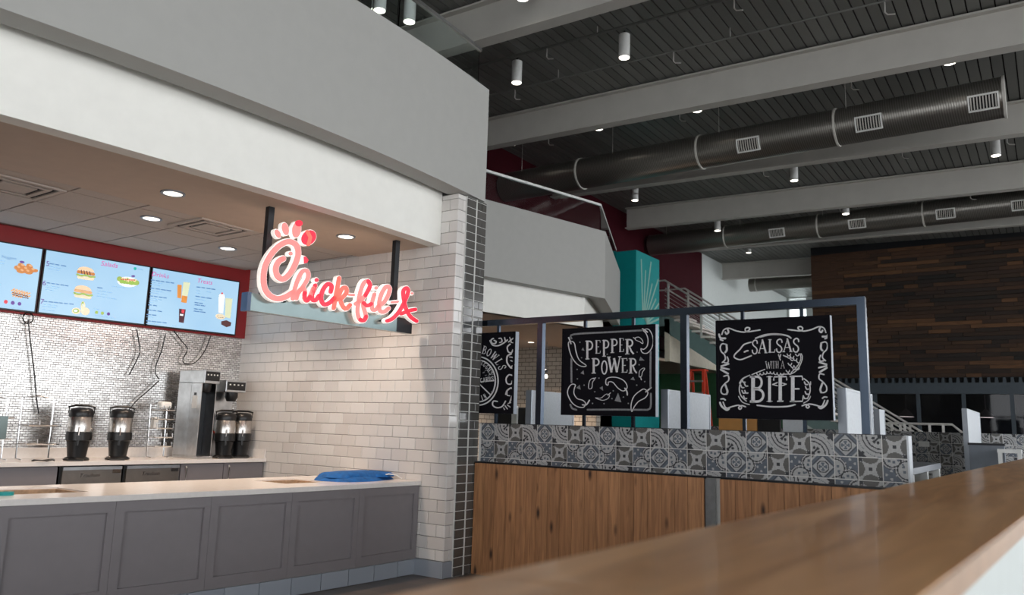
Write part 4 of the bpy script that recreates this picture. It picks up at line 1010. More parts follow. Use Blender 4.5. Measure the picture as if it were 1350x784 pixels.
GL['S'] = [(spline([(.84, .72), (.8, .9), (.55, .98), (.25, .88), (.2, .7), (.42, .55), (.68, .44), (.82, .25), (.68, .06), (.42, .02), (.2, .12), (.14, .3)], 4), .14)]
GL['A'] = [([(.06, .02), (.5, 1)], t_), ([(.46, 1), (.9, .02)], .17), ([(.2, .34), (.74, .34)], t_), ([(-.08, .03), (.22, .03)], t_), ([(.72, .03), (1.06, .03)], t_)]
GL['L'] = [([(.28, 0), (.28, 1)], T_), ([(.06, .97), (.5, .97)], t_), ([(.06, .03), (.9, .03), (.95, .24)], t_)]
GL['B'] = [([(.25, 0), (.25, 1)], T_), ([(.05, .97)] + arc(.52, .75, .28, .22, 90, -90, 8) + [(.25, .53)], .11), ([(.25, .5)] + arc(.54, .26, .36, .235, 90, -90, 8) + [(.05, .03)], .12)]
GL['I'] = [([(.5, 0), (.5, 1)], .3), ([(.1, .03), (.9, .03)], t_), ([(.1, .97), (.9, .97)], t_)]
GL['T'] = [([(.5, 0), (.5, 1)], T_), ([(.03, .82), (.06, .96), (.94, .96), (.97, .82)], t_), ([(.28, .03), (.72, .03)], t_)]
GL['H'] = [([(.22, 0), (.22, 1)], .16), ([(.78, 0), (.78, 1)], .16), ([(.22, .5), (.78, .5)], t_)]
GL['C'] = [(arc(.55, .5, .4, .46, 45, 315, 16), .14)]
GL['G'] = [(arc(.55, .5, .4, .46, 45, 350, 16), .14), ([(.95, .4), (.6, .42)], t_)]
GL['N'] = [([(.2, 0), (.2, 1)], .1), ([(.2, 1), (.8, 0)], .17), ([(.8, 0), (.8, 1)], .1)]
ZD = (0, .0022)
def glyph(mb, ch, f, x0, y0, x1, y1, tilt=0.0, wt_=1.0):
    """letter in a box of crop pixels: (x0,y0) top left, (x1,y1) bottom right; tilt: rise of the right side"""
    w_, h_ = x1 - x0, y1 - y0
    for P, wd in GL[ch]:
        ribbon(mb, [(x0 + p[0] * w_, y1 - p[1] * h_ - tilt * p[0] * w_) for p in P], wd * 1.22 * min(w_, h_ * .62) * wt_, f, *ZD, cap=False)
def glyph_rot(mb, ch, f, cx, cy, w_, h_, ang, wt_=1.0):
    c, s = math.cos(ang), math.sin(ang)
    for P, wd in GL[ch]:
        ribbon(mb, [(cx + (p[0] - .5) * w_ * c - (.5 - p[1]) * h_ * s, cy + (p[0] - .5) * w_ * s + (.5 - p[1]) * h_ * c) for P_ in (P,) for p in P_], wd * 1.22 * min(w_, h_ * .62) * wt_, f, *ZD, cap=False)
def chalk(t, name, strokes, f, mat='chalk', closed=False):
    mb = MB()
    for P, wd in strokes: ribbon(mb, spline(P, 4, closed), wd * 1.35, f, *ZD, closed=closed)
    mb.build(name, mat, t)
# PEPPER POWER
fp = fxy(735, 415, 5.407)
for ch, q in (('P', (198, 183, 258, 318)), ('E', (268, 180, 308, 276)), ('P', (318, 178, 372, 298)), ('P', (377, 170, 432, 272)), ('E', (438, 165, 474, 264)), ('R', (482, 172, 544, 282)),
              ('P', (243, 308, 304, 418)), ('O', (310, 324, 358, 426)), ('W', (360, 298, 450, 412)), ('E', (454, 308, 500, 412)), ('R', (508, 308, 566, 418))):
    mb = MB(); glyph(mb, ch, fp, *q, tilt=.03); mb.build('letter_' + ch.lower(), 'chalk', SB)
chalk(SB, 'border_line', [([(100, 168), (118, 138), (380, 122), (600, 110)], 9)], fp, 'chalkgrey'); chalk(SB, 'border_line', [([(99, 310), (99, 400), (100, 480)], 9)], fp, 'chalkgrey')
chalk(SB, 'border_line', [([(664, 262), (663, 380), (663, 515)], 9)], fp, 'chalkgrey'); chalk(SB, 'border_line', [([(215, 675), (400, 674), (640, 676)], 9)], fp, 'chalkgrey'); chalk(SB, 'border_line', [([(92, 640), (105, 665), (135, 676)], 9)], fp, 'chalkgrey'); chalk(SB, 'border_line', [([(640, 676), (664, 655), (666, 560)], 9)], fp, 'chalkgrey')
def pepper(P, cap_, wd=6):
    o = MB(); ribbon(o, spline(P, 4, True), wd, fp, *ZD, closed=True); ribbon(o, spline(cap_, 4), wd * 1.5, fp, *ZD); o.build('chilli_drawing', 'chalk', SB)
pepper([(78, 200), (92, 190), (112, 192), (124, 212), (132, 260), (155, 320), (205, 360), (180, 368), (140, 350), (105, 305), (85, 250)], [(96, 205), (88, 180), (80, 162)])
pepper([(72, 560), (82, 515), (105, 493), (128, 500), (120, 525), (118, 560), (140, 595), (180, 608), (200, 630), (185, 658), (140, 652), (100, 620)], [(178, 640), (205, 640), (228, 608)])
pepper([(612, 110), (645, 100), (670, 130), (682, 180), (672, 235), (640, 272), (605, 268), (595, 240), (615, 245), (640, 220), (645, 170), (630, 130)], [(640, 122), (622, 108), (606, 98)])
pepper([(530, 688), (525, 640), (545, 580), (590, 540), (620, 528), (645, 555), (625, 590), (580, 615), (550, 650)], [(630, 548), (650, 532), (668, 518)])
pepper([(345, 490), (350, 455), (390, 443), (440, 450), (480, 475), (497, 515), (470, 542), (430, 520), (395, 480), (365, 478), (360, 500)], [(480, 522), (495, 545), (498, 570)])
pepper([(222, 500), (232, 465), (255, 450), (266, 458), (250, 480), (245, 520), (225, 526)], [(255, 455), (272, 448)], 4)
pepper([(270, 590), (310, 592), (345, 565), (370, 570), (360, 595), (320, 608)], [(360, 572), (378, 555)], 4)
pepper([(582, 440), (585, 400), (608, 380), (622, 382), (605, 410), (600, 435), (590, 440)], [(592, 440), (598, 462)], 4)
pepper([(552, 165), (580, 158), (605, 180), (608, 205), (585, 190), (560, 180)], [(556, 168), (542, 162)], 4)
for P in ([(165, 415), (185, 395), (190, 425)], [(135, 520), (158, 498), (165, 532)], [(582, 325), (592, 298), (620, 325)], [(520, 460), (540, 440), (552, 465)], [(408, 612), (432, 555), (455, 622)], [(300, 520), (322, 508), (325, 540)], [(172, 250), (182, 232), (192, 255)]):
    mb = MB(); poly(mb, P, fp, *ZD); mb.build('chip_drawing', 'chalkgrey', SB)
for q in ((160, 195), (140, 388), (142, 455), (190, 500), (266, 547), (250, 630), (332, 632), (398, 540), (388, 596), (470, 585), (505, 630), (565, 500), (622, 475), (582, 355), (568, 265), (355, 280), (296, 450), (172, 305)):
    mb = MB(); disc(mb, q[0], q[1], 5, 5, fp, *ZD, 8); mb.build('seed_dot', 'chalkgrey', SB)
# SALSAS WITH A BITE
fq = fxy(935, 405, 4.9)
for ch, q, k in (('S', (272, 210, 318, 302), .9), ('A', (318, 208, 372, 297), .9), ('L', (378, 206, 428, 293), .9), ('S', (428, 204, 478, 293), .9), ('A', (478, 201, 534, 289), .9), ('S', (536, 199, 586, 291), .9),
                 ('W', (364, 349, 400, 398), .5), ('I', (401, 348, 408, 396), .5), ('T', (406, 347, 428, 395), .5), ('H', (428, 346, 450, 395), .6), ('A', (462, 345, 488, 395), .5),
                 ('B', (258, 444, 360, 613), 1), ('I', (366, 443, 414, 612), 1), ('T', (414, 442, 504, 612), 1), ('E', (516, 441, 612, 613), 1)):
    mb = MB(); glyph(mb, ch, fq, *q, tilt=.02, wt_=k); mb.build('letter_' + ch.lower(), 'chalk', SS)
snake = [([(270, 225), (225, 240), (200, 270), (165, 305), (165, 325), (200, 338), (240, 325), (272, 312)], 6), ([(228, 288), (240, 282), (250, 280)], 7), ([(300, 200), (360, 178), (430, 172), (500, 182), (528, 198)], 7), ([(330, 192), (400, 176), (470, 178)], 6),
         ([(595, 300), (602, 330), (580, 385), (540, 425), (470, 432)], 4), ([(588, 300), (592, 335), (570, 380), (530, 420)], 4), ([(275, 435), (310, 420), (360, 400)], 4), ([(262, 438), (215, 465), (195, 520), (205, 570), (240, 605)], 5), ([(190, 575), (215, 612), (260, 628)], 4),
         ([(612, 460), (645, 490), (652, 540), (635, 590)], 5), ([(655, 480), (655, 500)], 4), ([(310, 632), (400, 642), (500, 640), (555, 628)], 7), ([(610, 618), (640, 600), (655, 575)], 4), ([(195, 490), (215, 460), (250, 442)], 4)]
chalk(SS, 'snake_drawing', snake, fq)
for k in range(22):
    a = k / 21; bx, by = (512 + 68 * ((k * 7) % 11) / 10, 305 + 120 * ((k * 5) % 9) / 8) if k < 14 else (315 + 22 * (k - 14), 425 + 5 * math.sin(k))
    if k < 14: bx -= max(0, by - 370) * .5
    chalk(SS, 'scale_mark', [([(bx - 9, by - 4), (bx, by + 8), (bx + 11, by + 5), (bx + 14, by - 4)], 4)], fq)
for (bx, by) in ((222, 475), (214, 510), (222, 545), (232, 580), (238, 500), (240, 545), (625, 490), (632, 520), (630, 552), (618, 580)):
    chalk(SS, 'scale_mark', [([(bx - 10, by - 8), (bx - 2, by + 8), (bx + 10, by + 8)], 6)], fq)
for (x0_, y0_, x1_, y1_) in ((448, 305, 460, 340), (455, 330, 462, 305), (480, 310, 500, 320), (410, 498, 440, 486), (410, 498, 440, 506), (470, 488, 498, 496), (470, 506, 498, 496)): chalk(SS, 'chalk_mark', [([(x0_, y0_), (x1_, y1_)], 5)], fq)
mir = lambda P, cx: [(2 * cx - p[0], p[1] - (2 * cx - 2 * p[0]) * 0 - 12 * (1 if p[0] < cx else -1) * 1) for p in P]
scr = [([(82, 175), (95, 145), (128, 135), (175, 152), (225, 160), (255, 150), (262, 135), (245, 130), (232, 142), (245, 158), (290, 152), (328, 146)], 6), ([(118, 138), (125, 160), (112, 172), (104, 160)], 8), ([(64, 175), (74, 198), (104, 200)], 9), ([(72, 208), (88, 214)], 7),
       ([(112, 240), (85, 235), (72, 255), (78, 285), (98, 305), (104, 335), (85, 356)], 6), ([(112, 242), (114, 275), (104, 290)], 9), ([(116, 320), (124, 340), (118, 358), (96, 356)], 6),
       ([(78, 380), (125, 365)], 8), ([(78, 390), (128, 400)], 8), ([(76, 402), (122, 428)], 9), ([(95, 445), (122, 440), (126, 470), (104, 490), (80, 520), (78, 550), (98, 562), (116, 555)], 6), ([(104, 500), (118, 540), (112, 560)], 9),
       ([(76, 592), (92, 590), (104, 598)], 7), ([(70, 615), (82, 640), (112, 662), (128, 655)], 9), ([(90, 612), (110, 650), (150, 640), (190, 632), (210, 645), (200, 658), (190, 648), (208, 634), (235, 642)], 6)]
for P, wd in scr:
    chalk(SS, 'scroll_ornament', [(P, wd)], fq); chalk(SS, 'scroll_ornament', [([(836 - p[0] + 0 - (8 if p[1] < 200 else 0) * 0, p[1] - (418 - p[0]) * .035) for p in P], wd)], fq)
# BOWLS
fo = fxy(620, 400, 4.9)
import itertools
for ch, cx_, cy_, an in (('B', 92, 300, .28), ('O', 122, 316, .45), ('W', 157, 340, .75), ('L', 186, 375, 1.0), ('S', 206, 412, 1.25)):
    mb = MB(); glyph_rot(mb, ch, fo, cx_, cy_, 27 if ch != 'W' else 36, 52, an, .95); mb.build('letter_' + ch.lower(), 'chalk', S0)
ccx, ccy = 52, 500
for r in (128, 110): chalk(S0, 'emblem_ring', [([(ccx + r * math.cos(a) * 1.0, ccy + r * 1.22 * math.sin(a)) for a in [2 * math.pi * k / 28 for k in range(28)]], 6)], fo, closed=True)
for P in ([(ccx, ccy + 12), (130, 588)], [(ccx, ccy + 12), (-30, 588)], [(60, 505), (152, 498)]): chalk(S0, 'emblem_line', [(P, 5)], fo)
for ch, cx_, cy_, an in (('E', 78, 384, .3), ('G', 93, 395, .5), ('G', 108, 410, .6), ('I', 119, 423, .75), ('E', 126, 435, .85), ('S', 135, 450, .95)):
    mb = MB(); glyph_rot(mb, ch, fo, cx_, cy_, 13, 28, an, 1.1); mb.build('letter_' + ch.lower(), 'chalk', S0)
for k, ch in enumerate('CARBS'):
    mb = MB(); glyph_rot(mb, ch, fo, 72 + 18 * k, 497 - 3.2 * k, 16, 30, -.12, 1.1); mb.build('letter_' + ch.lower(), 'chalk', S0)
for ch, cx_, cy_, an in (('I', 76, 608, -.3), ('N', 95, 598, -.5)):
    mb = MB(); glyph_rot(mb, ch, fo, cx_, cy_, 15 if ch == 'N' else 9, 30, an, 1.1); mb.build('letter_' + ch.lower(), 'chalk', S0)
for k in range(14):
    a = random.random(); x_, y_ = 72 + 70 * random.random(), 420 + 150 * random.random()
    chalk(S0, 'chalk_mark', [([(x_, y_), (x_ + 9, y_ - 3)], 3)], fo, 'chalkgrey')
for P, wd in (([(128, 240), (145, 268), (180, 272), (215, 255), (240, 235)], 6), ([(150, 225), (135, 235), (140, 255), (160, 258), (168, 245), (155, 238)], 6), ([(185, 225), (200, 225), (205, 245), (190, 252)], 5), ([(222, 220), (228, 245)], 5), ([(248, 248), (280, 222)], 5), ([(255, 218), (265, 245)], 4), ([(262, 250), (285, 255)], 4),
              ([(258, 262), (240, 280), (245, 310), (265, 318), (275, 300)], 6), ([(265, 325), (240, 340), (238, 380), (262, 415)], 7), ([(255, 345), (278, 350), (278, 372), (262, 368)], 5), ([(285, 395), (268, 405), (268, 418)], 5),
              ([(275, 465), (250, 460), (232, 485), (238, 515), (262, 520), (272, 500)], 6), ([(230, 585), (240, 560), (268, 545), (275, 580), (255, 640)], 7), ([(240, 560), (238, 590), (255, 595)], 5), ([(175, 632), (150, 630), (145, 655), (170, 672), (205, 665), (228, 630)], 6), ([(225, 660), (240, 680)], 5), ([(240, 655), (258, 668)], 5), ([(245, 645), (262, 640)], 4), ([(215, 672), (222, 685)], 4)):
    chalk(S0, 'scroll_ornament', [(P, wd)], fo)

# ------------------------------------------------------------------ second food stall beyond the booth wall
def wallpoly(P, off, z0, z1):
    """upright slab along a plan polyline; second face offset to the left of travel"""
    n = len(P); Q = []
    for i in range(n):
        a = Vector(P[max(0, i - 1)]); b = Vector(P[min(n - 1, i + 1)]); t = (b - a).normalized(); Q.append(Vector(P[i]) + Vector((-t.y, t.x)) * off)
    mb = MB()
    for i in range(n - 1):
        a, b, c, d = P[i], P[i + 1], Q[i + 1], Q[i]
        mb.hexa([(a[0], a[1], z0), (b[0], b[1], z0), (c[0], c[1], z0), (d[0], d[1], z0)], [(a[0], a[1], z1), (b[0], b[1], z1), (c[0], c[1], z1), (d[0], d[1], z1)])
    return mb
F2 = [(-8.1, 6.7), (-7.5, 9.95), (-6.79, 12.72), (-8.3, 16.3)]
struct(wallpoly(F2, .2, 3.87, 5.16), 'wall_mezzanine_far', 'fascia')
B2 = [(-8.4, 6.7), (-7.74, 10.05), (-7.10, 12.50), (-8.45, 15.75)]
struct(wallpoly(B2, .15, 3.33, 3.97), 'wall_bulkhead_far', 'bulk')
mb = MB(); P = [(-9.75, 6.7)] + [(p[0] - .1, p[1]) for p in F2] + [(-9.75, 16.3)]
mb.prism([(p[0], p[1], 3.97) for p in P], (0, 0, .25)); struct(mb, 'ceiling_mezzanine_far', 'fascia')
mb = MB(); P = [(-9.2, 6.7)] + [(p[0] - .05, p[1]) for p in B2] + [(-9.6, 15.75)]
mb.prism([(p[0], p[1], 3.33) for p in P], (0, 0, .08)); struct(mb, 'ceiling_stall', 'soffit')
pw = atz(700, 468, 3.33)
mb = MB(); mb.prism([(-13.6, 6.7, 3.36), (-9.2, 6.7, 3.36), (-9.6, 15.75, 3.36), (-13.6, 15.75, 3.36)], (0, 0, .06)); struct(mb, 'ceiling_stall_tiles', 'ctile')
def tilewall_mat():
    m, t, b = nt('distant white brick tile'); b.inputs['Roughness'].default_value = .3
    co = t.nodes.new('ShaderNodeTexCoord'); sp = t.nodes.new('ShaderNodeSeparateXYZ'); cb = t.nodes.new('ShaderNodeCombineXYZ'); ad = t.nodes.new('ShaderNodeMath')
    t.links.new(co.outputs['Object'], sp.inputs[0]); t.links.new(sp.outputs['Y'], ad.inputs[0]); t.links.new(sp.outputs['X'], ad.inputs[1]); t.links.new(ad.outputs[0], cb.inputs['X']); t.links.new(sp.outputs['Z'], cb.inputs['Y'])
    br = t.nodes.new('ShaderNodeTexBrick'); br.inputs['Scale'].default_value = 1; br.inputs['Brick Width'].default_value = .22; br.inputs['Row Height'].default_value = .1; br.inputs['Mortar Size'].default_value = .008
    br.inputs['Color1'].default_value = (.42, .38, .33, 1); br.inputs['Color2'].default_value = (.48, .44, .38, 1); br.inputs['Mortar'].default_value = (.12, .10, .09, 1)
    t.links.new(cb.outputs[0], br.inputs['Vector']); t.links.new(br.outputs['Color'], b.inputs['Base Color']); return m
M['fartile'] = tilewall_mat()
XW = max(pw.x, -13.2)
struct(box(XW - .2, XW, 6.7, 16.0, 0, 3.4), 'wall_stall_back', 'fartile')
struct(box(XW, -8.6, 15.75, 15.95, 0, 3.4), 'wall_stall_end', 'fartile')
struct(box(-9.75, -5.3, 6.55, 6.66, 0, 3.87), 'wall_stall_side', 'bulk')
g2 = thing('glass_railing', (-7.4, 10.8, 5.16), 'glass railing with bright top rail on the farther grey mezzanine wall', 'railing')
R2 = [(p[0] - .1, p[1]) for p in F2]
for a, b in zip(R2[:-1], R2[1:]):
    n = max(1, int((Vector(b) - Vector(a)).length / 1.5))
    for k in range(n):
        p, q = Vector(a).lerp(Vector(b), (k + .01) / n), Vector(a).lerp(Vector(b), (k + .99) / n)
        wallpoly([tuple(p), tuple(q)], .015, 5.16, 5.68).build('glass_panel', 'glass', g2)
wallpoly(R2, .05, 5.675, 5.72).build('top_rail', 'white', g2)
# bits of the stall seen below the frame
p = atx(720, 496, -9.2); bl = thing('bulb_pendant', (p.x, p.y, p.z), 'bare bulb pendant hanging in the farther stall', 'lamp')
MB().tube([(0, 0, .12), (0, 0, 3.33 - p.z)], .008, 6).build('cord', 'black', bl, True, True); MB().lathe([(.03, .08), (.035, .14), (.02, .16)], (0, 0, 0), 12).build('socket', 'blackmetal', bl, True, True); MB().ball((0, 0, 0), .035, .035, .045).build('bulb', 'lamp', bl, True, True)
p = atx(739, 495, XW + .03); fr2 = thing('wall_picture', (p.x, p.y, p.z - .5), 'dark framed picture with pale triangle on the stall tile wall', 'picture')
box(0, .03, -.4, .9, 0, 1.1).build('frame', 'blackmetal', fr2, False, True); box(.03, .035, -.34, .84, .06, 1.04).build('print', 'cream', fr2, False, True)
p = aty(686, 551, 8.8); mc = thing('stall_machine', (p.x, p.y, 0), 'black counter appliance with white tap on the far stall counter', 'appliance')
box(-.25, .25, -.2, .2, 1.36, 1.72).build('body', 'black', mc, False, True, .02); box(.02, .10, -.24, -.2, 1.40, 1.74).build('tap', 'white', mc, False, True); box(-.25, .25, -.25, .2, 1.31, 1.36).build('tray', 'white', mc, False, True); box(-.3, .3, -.2, .25, 0, 1.31).build('pedestal', 'cab', mc, False, True); MB().tube([(-.1, 0, 1.72), (-.1, 0, 1.9)], .02, 8).build('lever', 'black', mc, True, True)
downlight(700, 451, 'small recessed downlight in the farther stall seen past the BOWLS sign', 380)
# ------------------------------------------------------------------ teal column with sunburst
tc = struct(box(-9.2, -8.55, 17.68, 19.10, 0, 6.0), 'wall_teal_column', 'teal')
def onteal(x, y): return atx(x, y, -8.55 + .004)
ctr = onteal(848, 430)
for k in range(24):
    a = R_(94 - k * 9.5); L = 1.75 if k == 0 else 1.15 + .7 * ((k * 7) % 5) / 4; s0 = .2
    if a < R_(-120): break
    q0 = Vector((0, math.cos(a), math.sin(a)))
    P0 = Vector((-8.55, ctr.y, ctr.z)) + q0 * s0; P1 = Vector((-8.55, ctr.y, ctr.z)) + q0 * L; nrm = Vector((0, -q0.z, q0.y)) * .028
    if P1.y > 19.08: P1 = P0.lerp(P1, (19.08 - P0.y) / (P1.y - P0.y))
    if P1.y < 17.70: P1 = P0.lerp(P1, (17.70 - P0.y) / (P1.y - P0.y))
    MB().prism([P0 - nrm, P1 - nrm, P1 + nrm, P0 + nrm], (.004, 0, 0)).build('sunburst_ray', 'tealray', tc)
# ------------------------------------------------------------------ third stall below the stair
struct(box(-8.75, -8.6, 19.9, 24.6, 3.33, 4.5), 'wall_bulkhead_third', 'cream'); struct(box(-11.6, -8.75, 17.5, 24.6, 3.33, 3.4), 'ceiling_third', 'soffit')
struct(box(-11.6, -6.3, 24.6, 24.8, 0, 3.33), 'wall_green', 'green')
for a_, b_, m_, n_, l_ in ((950, 1000, 'orange', 'amber_partition', 'low amber partition below the SALSAS sign'), (1001, 1030, 'black', 'black_partition', 'low black partition beside the amber one'), (1034, 1062, 'panel', 'white_partition', 'low white partition beside the black one')):
    box(aty(a_, 560, 15.6).x, aty(b_, 560, 15.6).x, 15.5, 15.6, 0, aty(1000, 550, 15.5).z).solo(n_, m_, l_, 'partition')
struct(box(-11.6, -9.82, 25.0, 25.3, 0, 7.6), 'wall_stair_back', 'whitewall')
pl = atz(920, 487, 3.0); ld = thing('step_ladder', (pl.x, pl.y, 0), 'red and silver step ladder standing under the stair', 'ladder')
for s in (-1, 1):
    MB().hexa([(s * .30 - .035, -.5, 0), (s * .30 + .035, -.5, 0), (s * .30 + .035, -.44, 0), (s * .30 - .035, -.44, 0)], [(s * .18 - .035, -.1, 3.0), (s * .18 + .035, -.1, 3.0), (s * .18 + .035, -.04, 3.0), (s * .18 - .035, -.04, 3.0)]).build('rail', 'ladder', ld, False, True)
    MB().hexa([(s * .28 - .03, .62, 0), (s * .28 + .03, .62, 0), (s * .28 + .03, .66, 0), (s * .28 - .03, .66, 0)], [(s * .17 - .03, .04, 2.95), (s * .17 + .03, .04, 2.95), (s * .17 + .03, .08, 2.95), (s * .17 - .03, .08, 2.95)]).build('rear_rail', 'ladder', ld, False, True)
for k in range(9):
    z = .3 + .3 * k; f_ = z / 3.0; hwid = .30 - .12 * f_; y = -.47 + .4 * f_
    box(-hwid, hwid, y - .05, y + .05, z - .02, z + .02).build('step', 'steel', ld, False, True)
box(-.23, .23, -.14, .12, 2.96, 3.0).build('top_cap', 'ladder', ld, False, True)
# ------------------------------------------------------------------ stair
YN, YR = 19.9, 21.4
zn = lambda x: 4.60 - .66 * (x + 8.75)
st = thing('staircase', (-2.0, 20.6, 0), 'steel staircase with pale treads and cable railing beside the teal column', 'staircase')
for yy in (YN, YR - .08):
    MB().prism([(-8.75, yy, zn(-8.75) + .06), (-1.86, yy, zn(-1.86) + .06), (-1.86, yy, 0), (-2.45, yy, 0), (-8.75, yy, zn(-8.75) - .44)], (0, .08, 0)).build('stringer', 'stair', st)
x = -8.70
while zn(x) > .1:
    box(x, x + .29, YN - .03, YR + .03, zn(x) + .02, zn(x) + .075).build('tread', 'tread', st); x += .25
box(-9.75, -8.75, YN, YR + 1.2, zn(-8.75) - .3, zn(-8.75) + .07).build('landing', 'stair', st)
for yy, nm in ((YN + .03, 'near'), (YR - .03, 'far')):
    x = -8.65; px_ = []
    while x < -2.3: px_.append(x); x += .95
    px_.append(-2.75)
    rlx = MB().tube([(-9.6, yy, zn(-8.75) + 1.0), (-8.75, yy, zn(-8.75) + 1.0), (-2.68, yy, zn(-2.68) + 1.0)], .026, 8).build('handrail', 'handle', st, True)
    MB().tube([(-8.75, yy + .05, zn(-8.75) + .78), (-2.68, yy + .05, zn(-2.68) + .78)], .02, 8).build('grab_rail', 'handle', st, True)
    for x in px_: box(x - .025, x + .025, yy - .02, yy + .02, zn(x) + .05, zn(x) + 1.0).build('baluster', 'handle', st)
    for k in range(6): MB().tube([(-8.75, yy, zn(-8.75) + .14 + .11 * k), (-2.75, yy, zn(-2.75) + .14 + .11 * k)], .006, 5).build('cable', 'handle', st, True)
# low rail on the landing
lr = thing('low_handrail', (aty(1215, 570, 18).x, 18, 0), 'steel handrail with short posts behind the far patterned wall', 'railing')
xa_, xb2, xc2 = aty(1170, 558, 18).x, aty(1255, 558.5, 18).x, aty(1277, 576, 18).x
MB().tube([(xa_, 18, 1.75), (xb2, 18, 1.75), (xc2, 18, 1.5), (xc2 + .5, 18, 1.2)], .024, 8).build('rail', 'handle', lr, True)
for q in (1176, 1193, 1226, 1244): x = aty(q, 570, 18).x; box(x - .022, x + .022, 17.98, 18.02, 0, 1.74).build('post', 'handle', lr)
# ------------------------------------------------------------------ far patterned wall, dividers, tables
Y2 = 16.5; ZT2 = 1.585; sc = .2 / TS
w2_ = struct(box(-7.2, .9, Y2 + .003, Y2 + .2, 0, ZT2 - .003), 'wall_booth_far', 'dgrout')
xx = -7.1; k = 0
seq = ['A', 'D', 'B', 'S', 'T0', 'D', 'T2', 'S', 'A']
while xx < .9:
    for r in range(4 if xx > -2.6 else 1):
        inst('patterned_tile', TM[seq[(k * 2 + r * 5) % 9] if r % 2 else ['A', 'D', 'B', 'S'][k % 4]], (xx, Y2, ZT2 - .1 - .2 * r), w2_, (0, 0, 0), (sc, 1, sc))
    xx += .2; k += 1
p = aty(1218, 585, Y2 - .01); box(p.x - .09, p.x + .09, Y2 - .02, Y2 - .001, p.z - .05, p.z + .05).build('socket_plate', 'white', w2_)
def divider(label, x, y0, y1, ztop, zbot=.35):
    t = thing('booth_divider', (x, (y0 + y1) / 2, 0), label, 'divider', 'white booth dividers')
    box(x - .035, x + .035, y0 - .03, y0, zbot, ztop).build('end_post', 'pframe', t); box(x - .03, x + .03, y0, y1 - .03, zbot, ztop - .02).build('panel', 'panel', t)
    box(x - .035, x + .035, y1 - .03, y1, zbot, ztop).build('end_post', 'pframe', t); box(x - .035, x + .035, y0, y1 - .03, ztop - .02, ztop).build('top_cap', 'panel', t)
    box(x - .09, x + .09, y0, y1, 0, zbot).build('plinth', 'seat', t); return t
def div_px(label, pl_, pr_, ytop, y0, nm=None):
    a = aty(pl_, ytop, y0); b = atx(pr_, ytop, a.x + .06); divider(label, a.x + .03, y0 + .03, b.y, a.z)
div_px('white woven booth divider between the BOWLS and PEPPER POWER signs', 694, 757, 514, 6.86)
div_px('white woven booth divider behind the middle post of the sign frame', 872, 936, 513, 6.86)
div_px('white woven booth divider at the end post of the sign frame', 1104, 1149, 511, 6.86)
div_px('small white booth divider farther back past the end post', 1152, 1166, 539, 11.6)
div_px('white booth divider standing beside the grey booth back', 1268, 1291, 538, 13.8)
bs2 = thing('booth_bench', (-.9, 13.5, 0), 'grey vinyl booth back in front of the far patterned wall', 'bench')
p = aty(1277, 586, 13.2); p2 = aty(1324, 589, 13.2)
box(p.x, p2.x, 13.2, 13.35, .2, p.z).build('backrest', 'seat', bs2); box(p.x, p2.x, 13.35, 13.75, .2, .48).build('seat', 'seat', bs2); box(p.x - .01, p2.x + .01, 13.18, 13.36, p.z, p.z + .03).build('cap', 'blackmetal', bs2); box(p.x + .02, p2.x - .02, 13.22, 13.72, 0, .2).build('plinth', 'black', bs2)
def high_table(label, x0, x1, y0, y1, z, name='high_table'):
    t = thing(name, ((x0 + x1) / 2, (y0 + y1) / 2, 0), label, 'table')
    box(x0, x1, y0, y1, z - .075, z).build('table_top', 'pframe', t, bevel=.006)
    for y in (y0 + .08, (y0 + y1) / 2, y1 - .08):
        for x in (x0 + .05, x1 - .05): box(x - .04, x + .04, y - .05, y + .05, 0, z - .075).build('leg', 'white', t)
        box(x0 + .09, x1 - .09, y - .04, y + .04, z - .14, z - .076).build('apron', 'white', t)
pa = atz(1204, 617, 1.15); pb_ = atz(1241, 610, 1.15)
high_table('long high table with grey top and white legs past the booth wall end', pa.x - .6, pa.x, pa.y, pb_.y, 1.15)
p = aty(1331, 592, 12.9); stl = thing('bar_stool', (p.x, 12.9, 0), 'white framed stool beside the grey booth back', 'stool')
box(-.14, .14, -.14, .14, p.z - .05, p.z).build('seat', 'white', stl, False, True)
for sx in (-1, 1):
    for sy in (-1, 1): box(sx * .115 - .02, sx * .115 + .02, sy * .115 - .02, sy * .115 + .02, 0, p.z - .05).build('leg', 'white', stl, False, True)
# ------------------------------------------------------------------ room behind the dark glazing
struct(box(-6.3, 4.6, 30.0, 30.2, 0, 3.0), 'wall_glazed_room', 'bluesteel'); struct(box(-6.3, 4.6, YW + .5, 30.2, 2.9, 3.0), 'ceiling_glazed_room', 'deckback')
for x_, y_, lab in ((1195, 549, 'small pendant lamp behind the glazing above the low handrail'), (1300, 550, 'small pendant lamp behind the glazing above the grey booth back')):
    p = aty(x_, y_, 27.0); t = thing('pendant_lamp', (p.x, p.y, p.z), lab, 'lamp', 'pendants behind the dark glazing')
    MB().lathe([(.22, 0), (.20, .06), (.07, .2), (.03, .24)], (0, 0, 0), 18).build('shade', 'handle', t, True, True); MB().lathe([(.001, -.005), (.2, -.005), (.2, .01), (.001, .01)], (0, 0, 0), 18).build('lens', 'lamp', t, True, True); MB().tube([(0, 0, .24), (0, 0, 2.9 - p.z)], .012, 6).build('cord', 'handle', t, True, True)
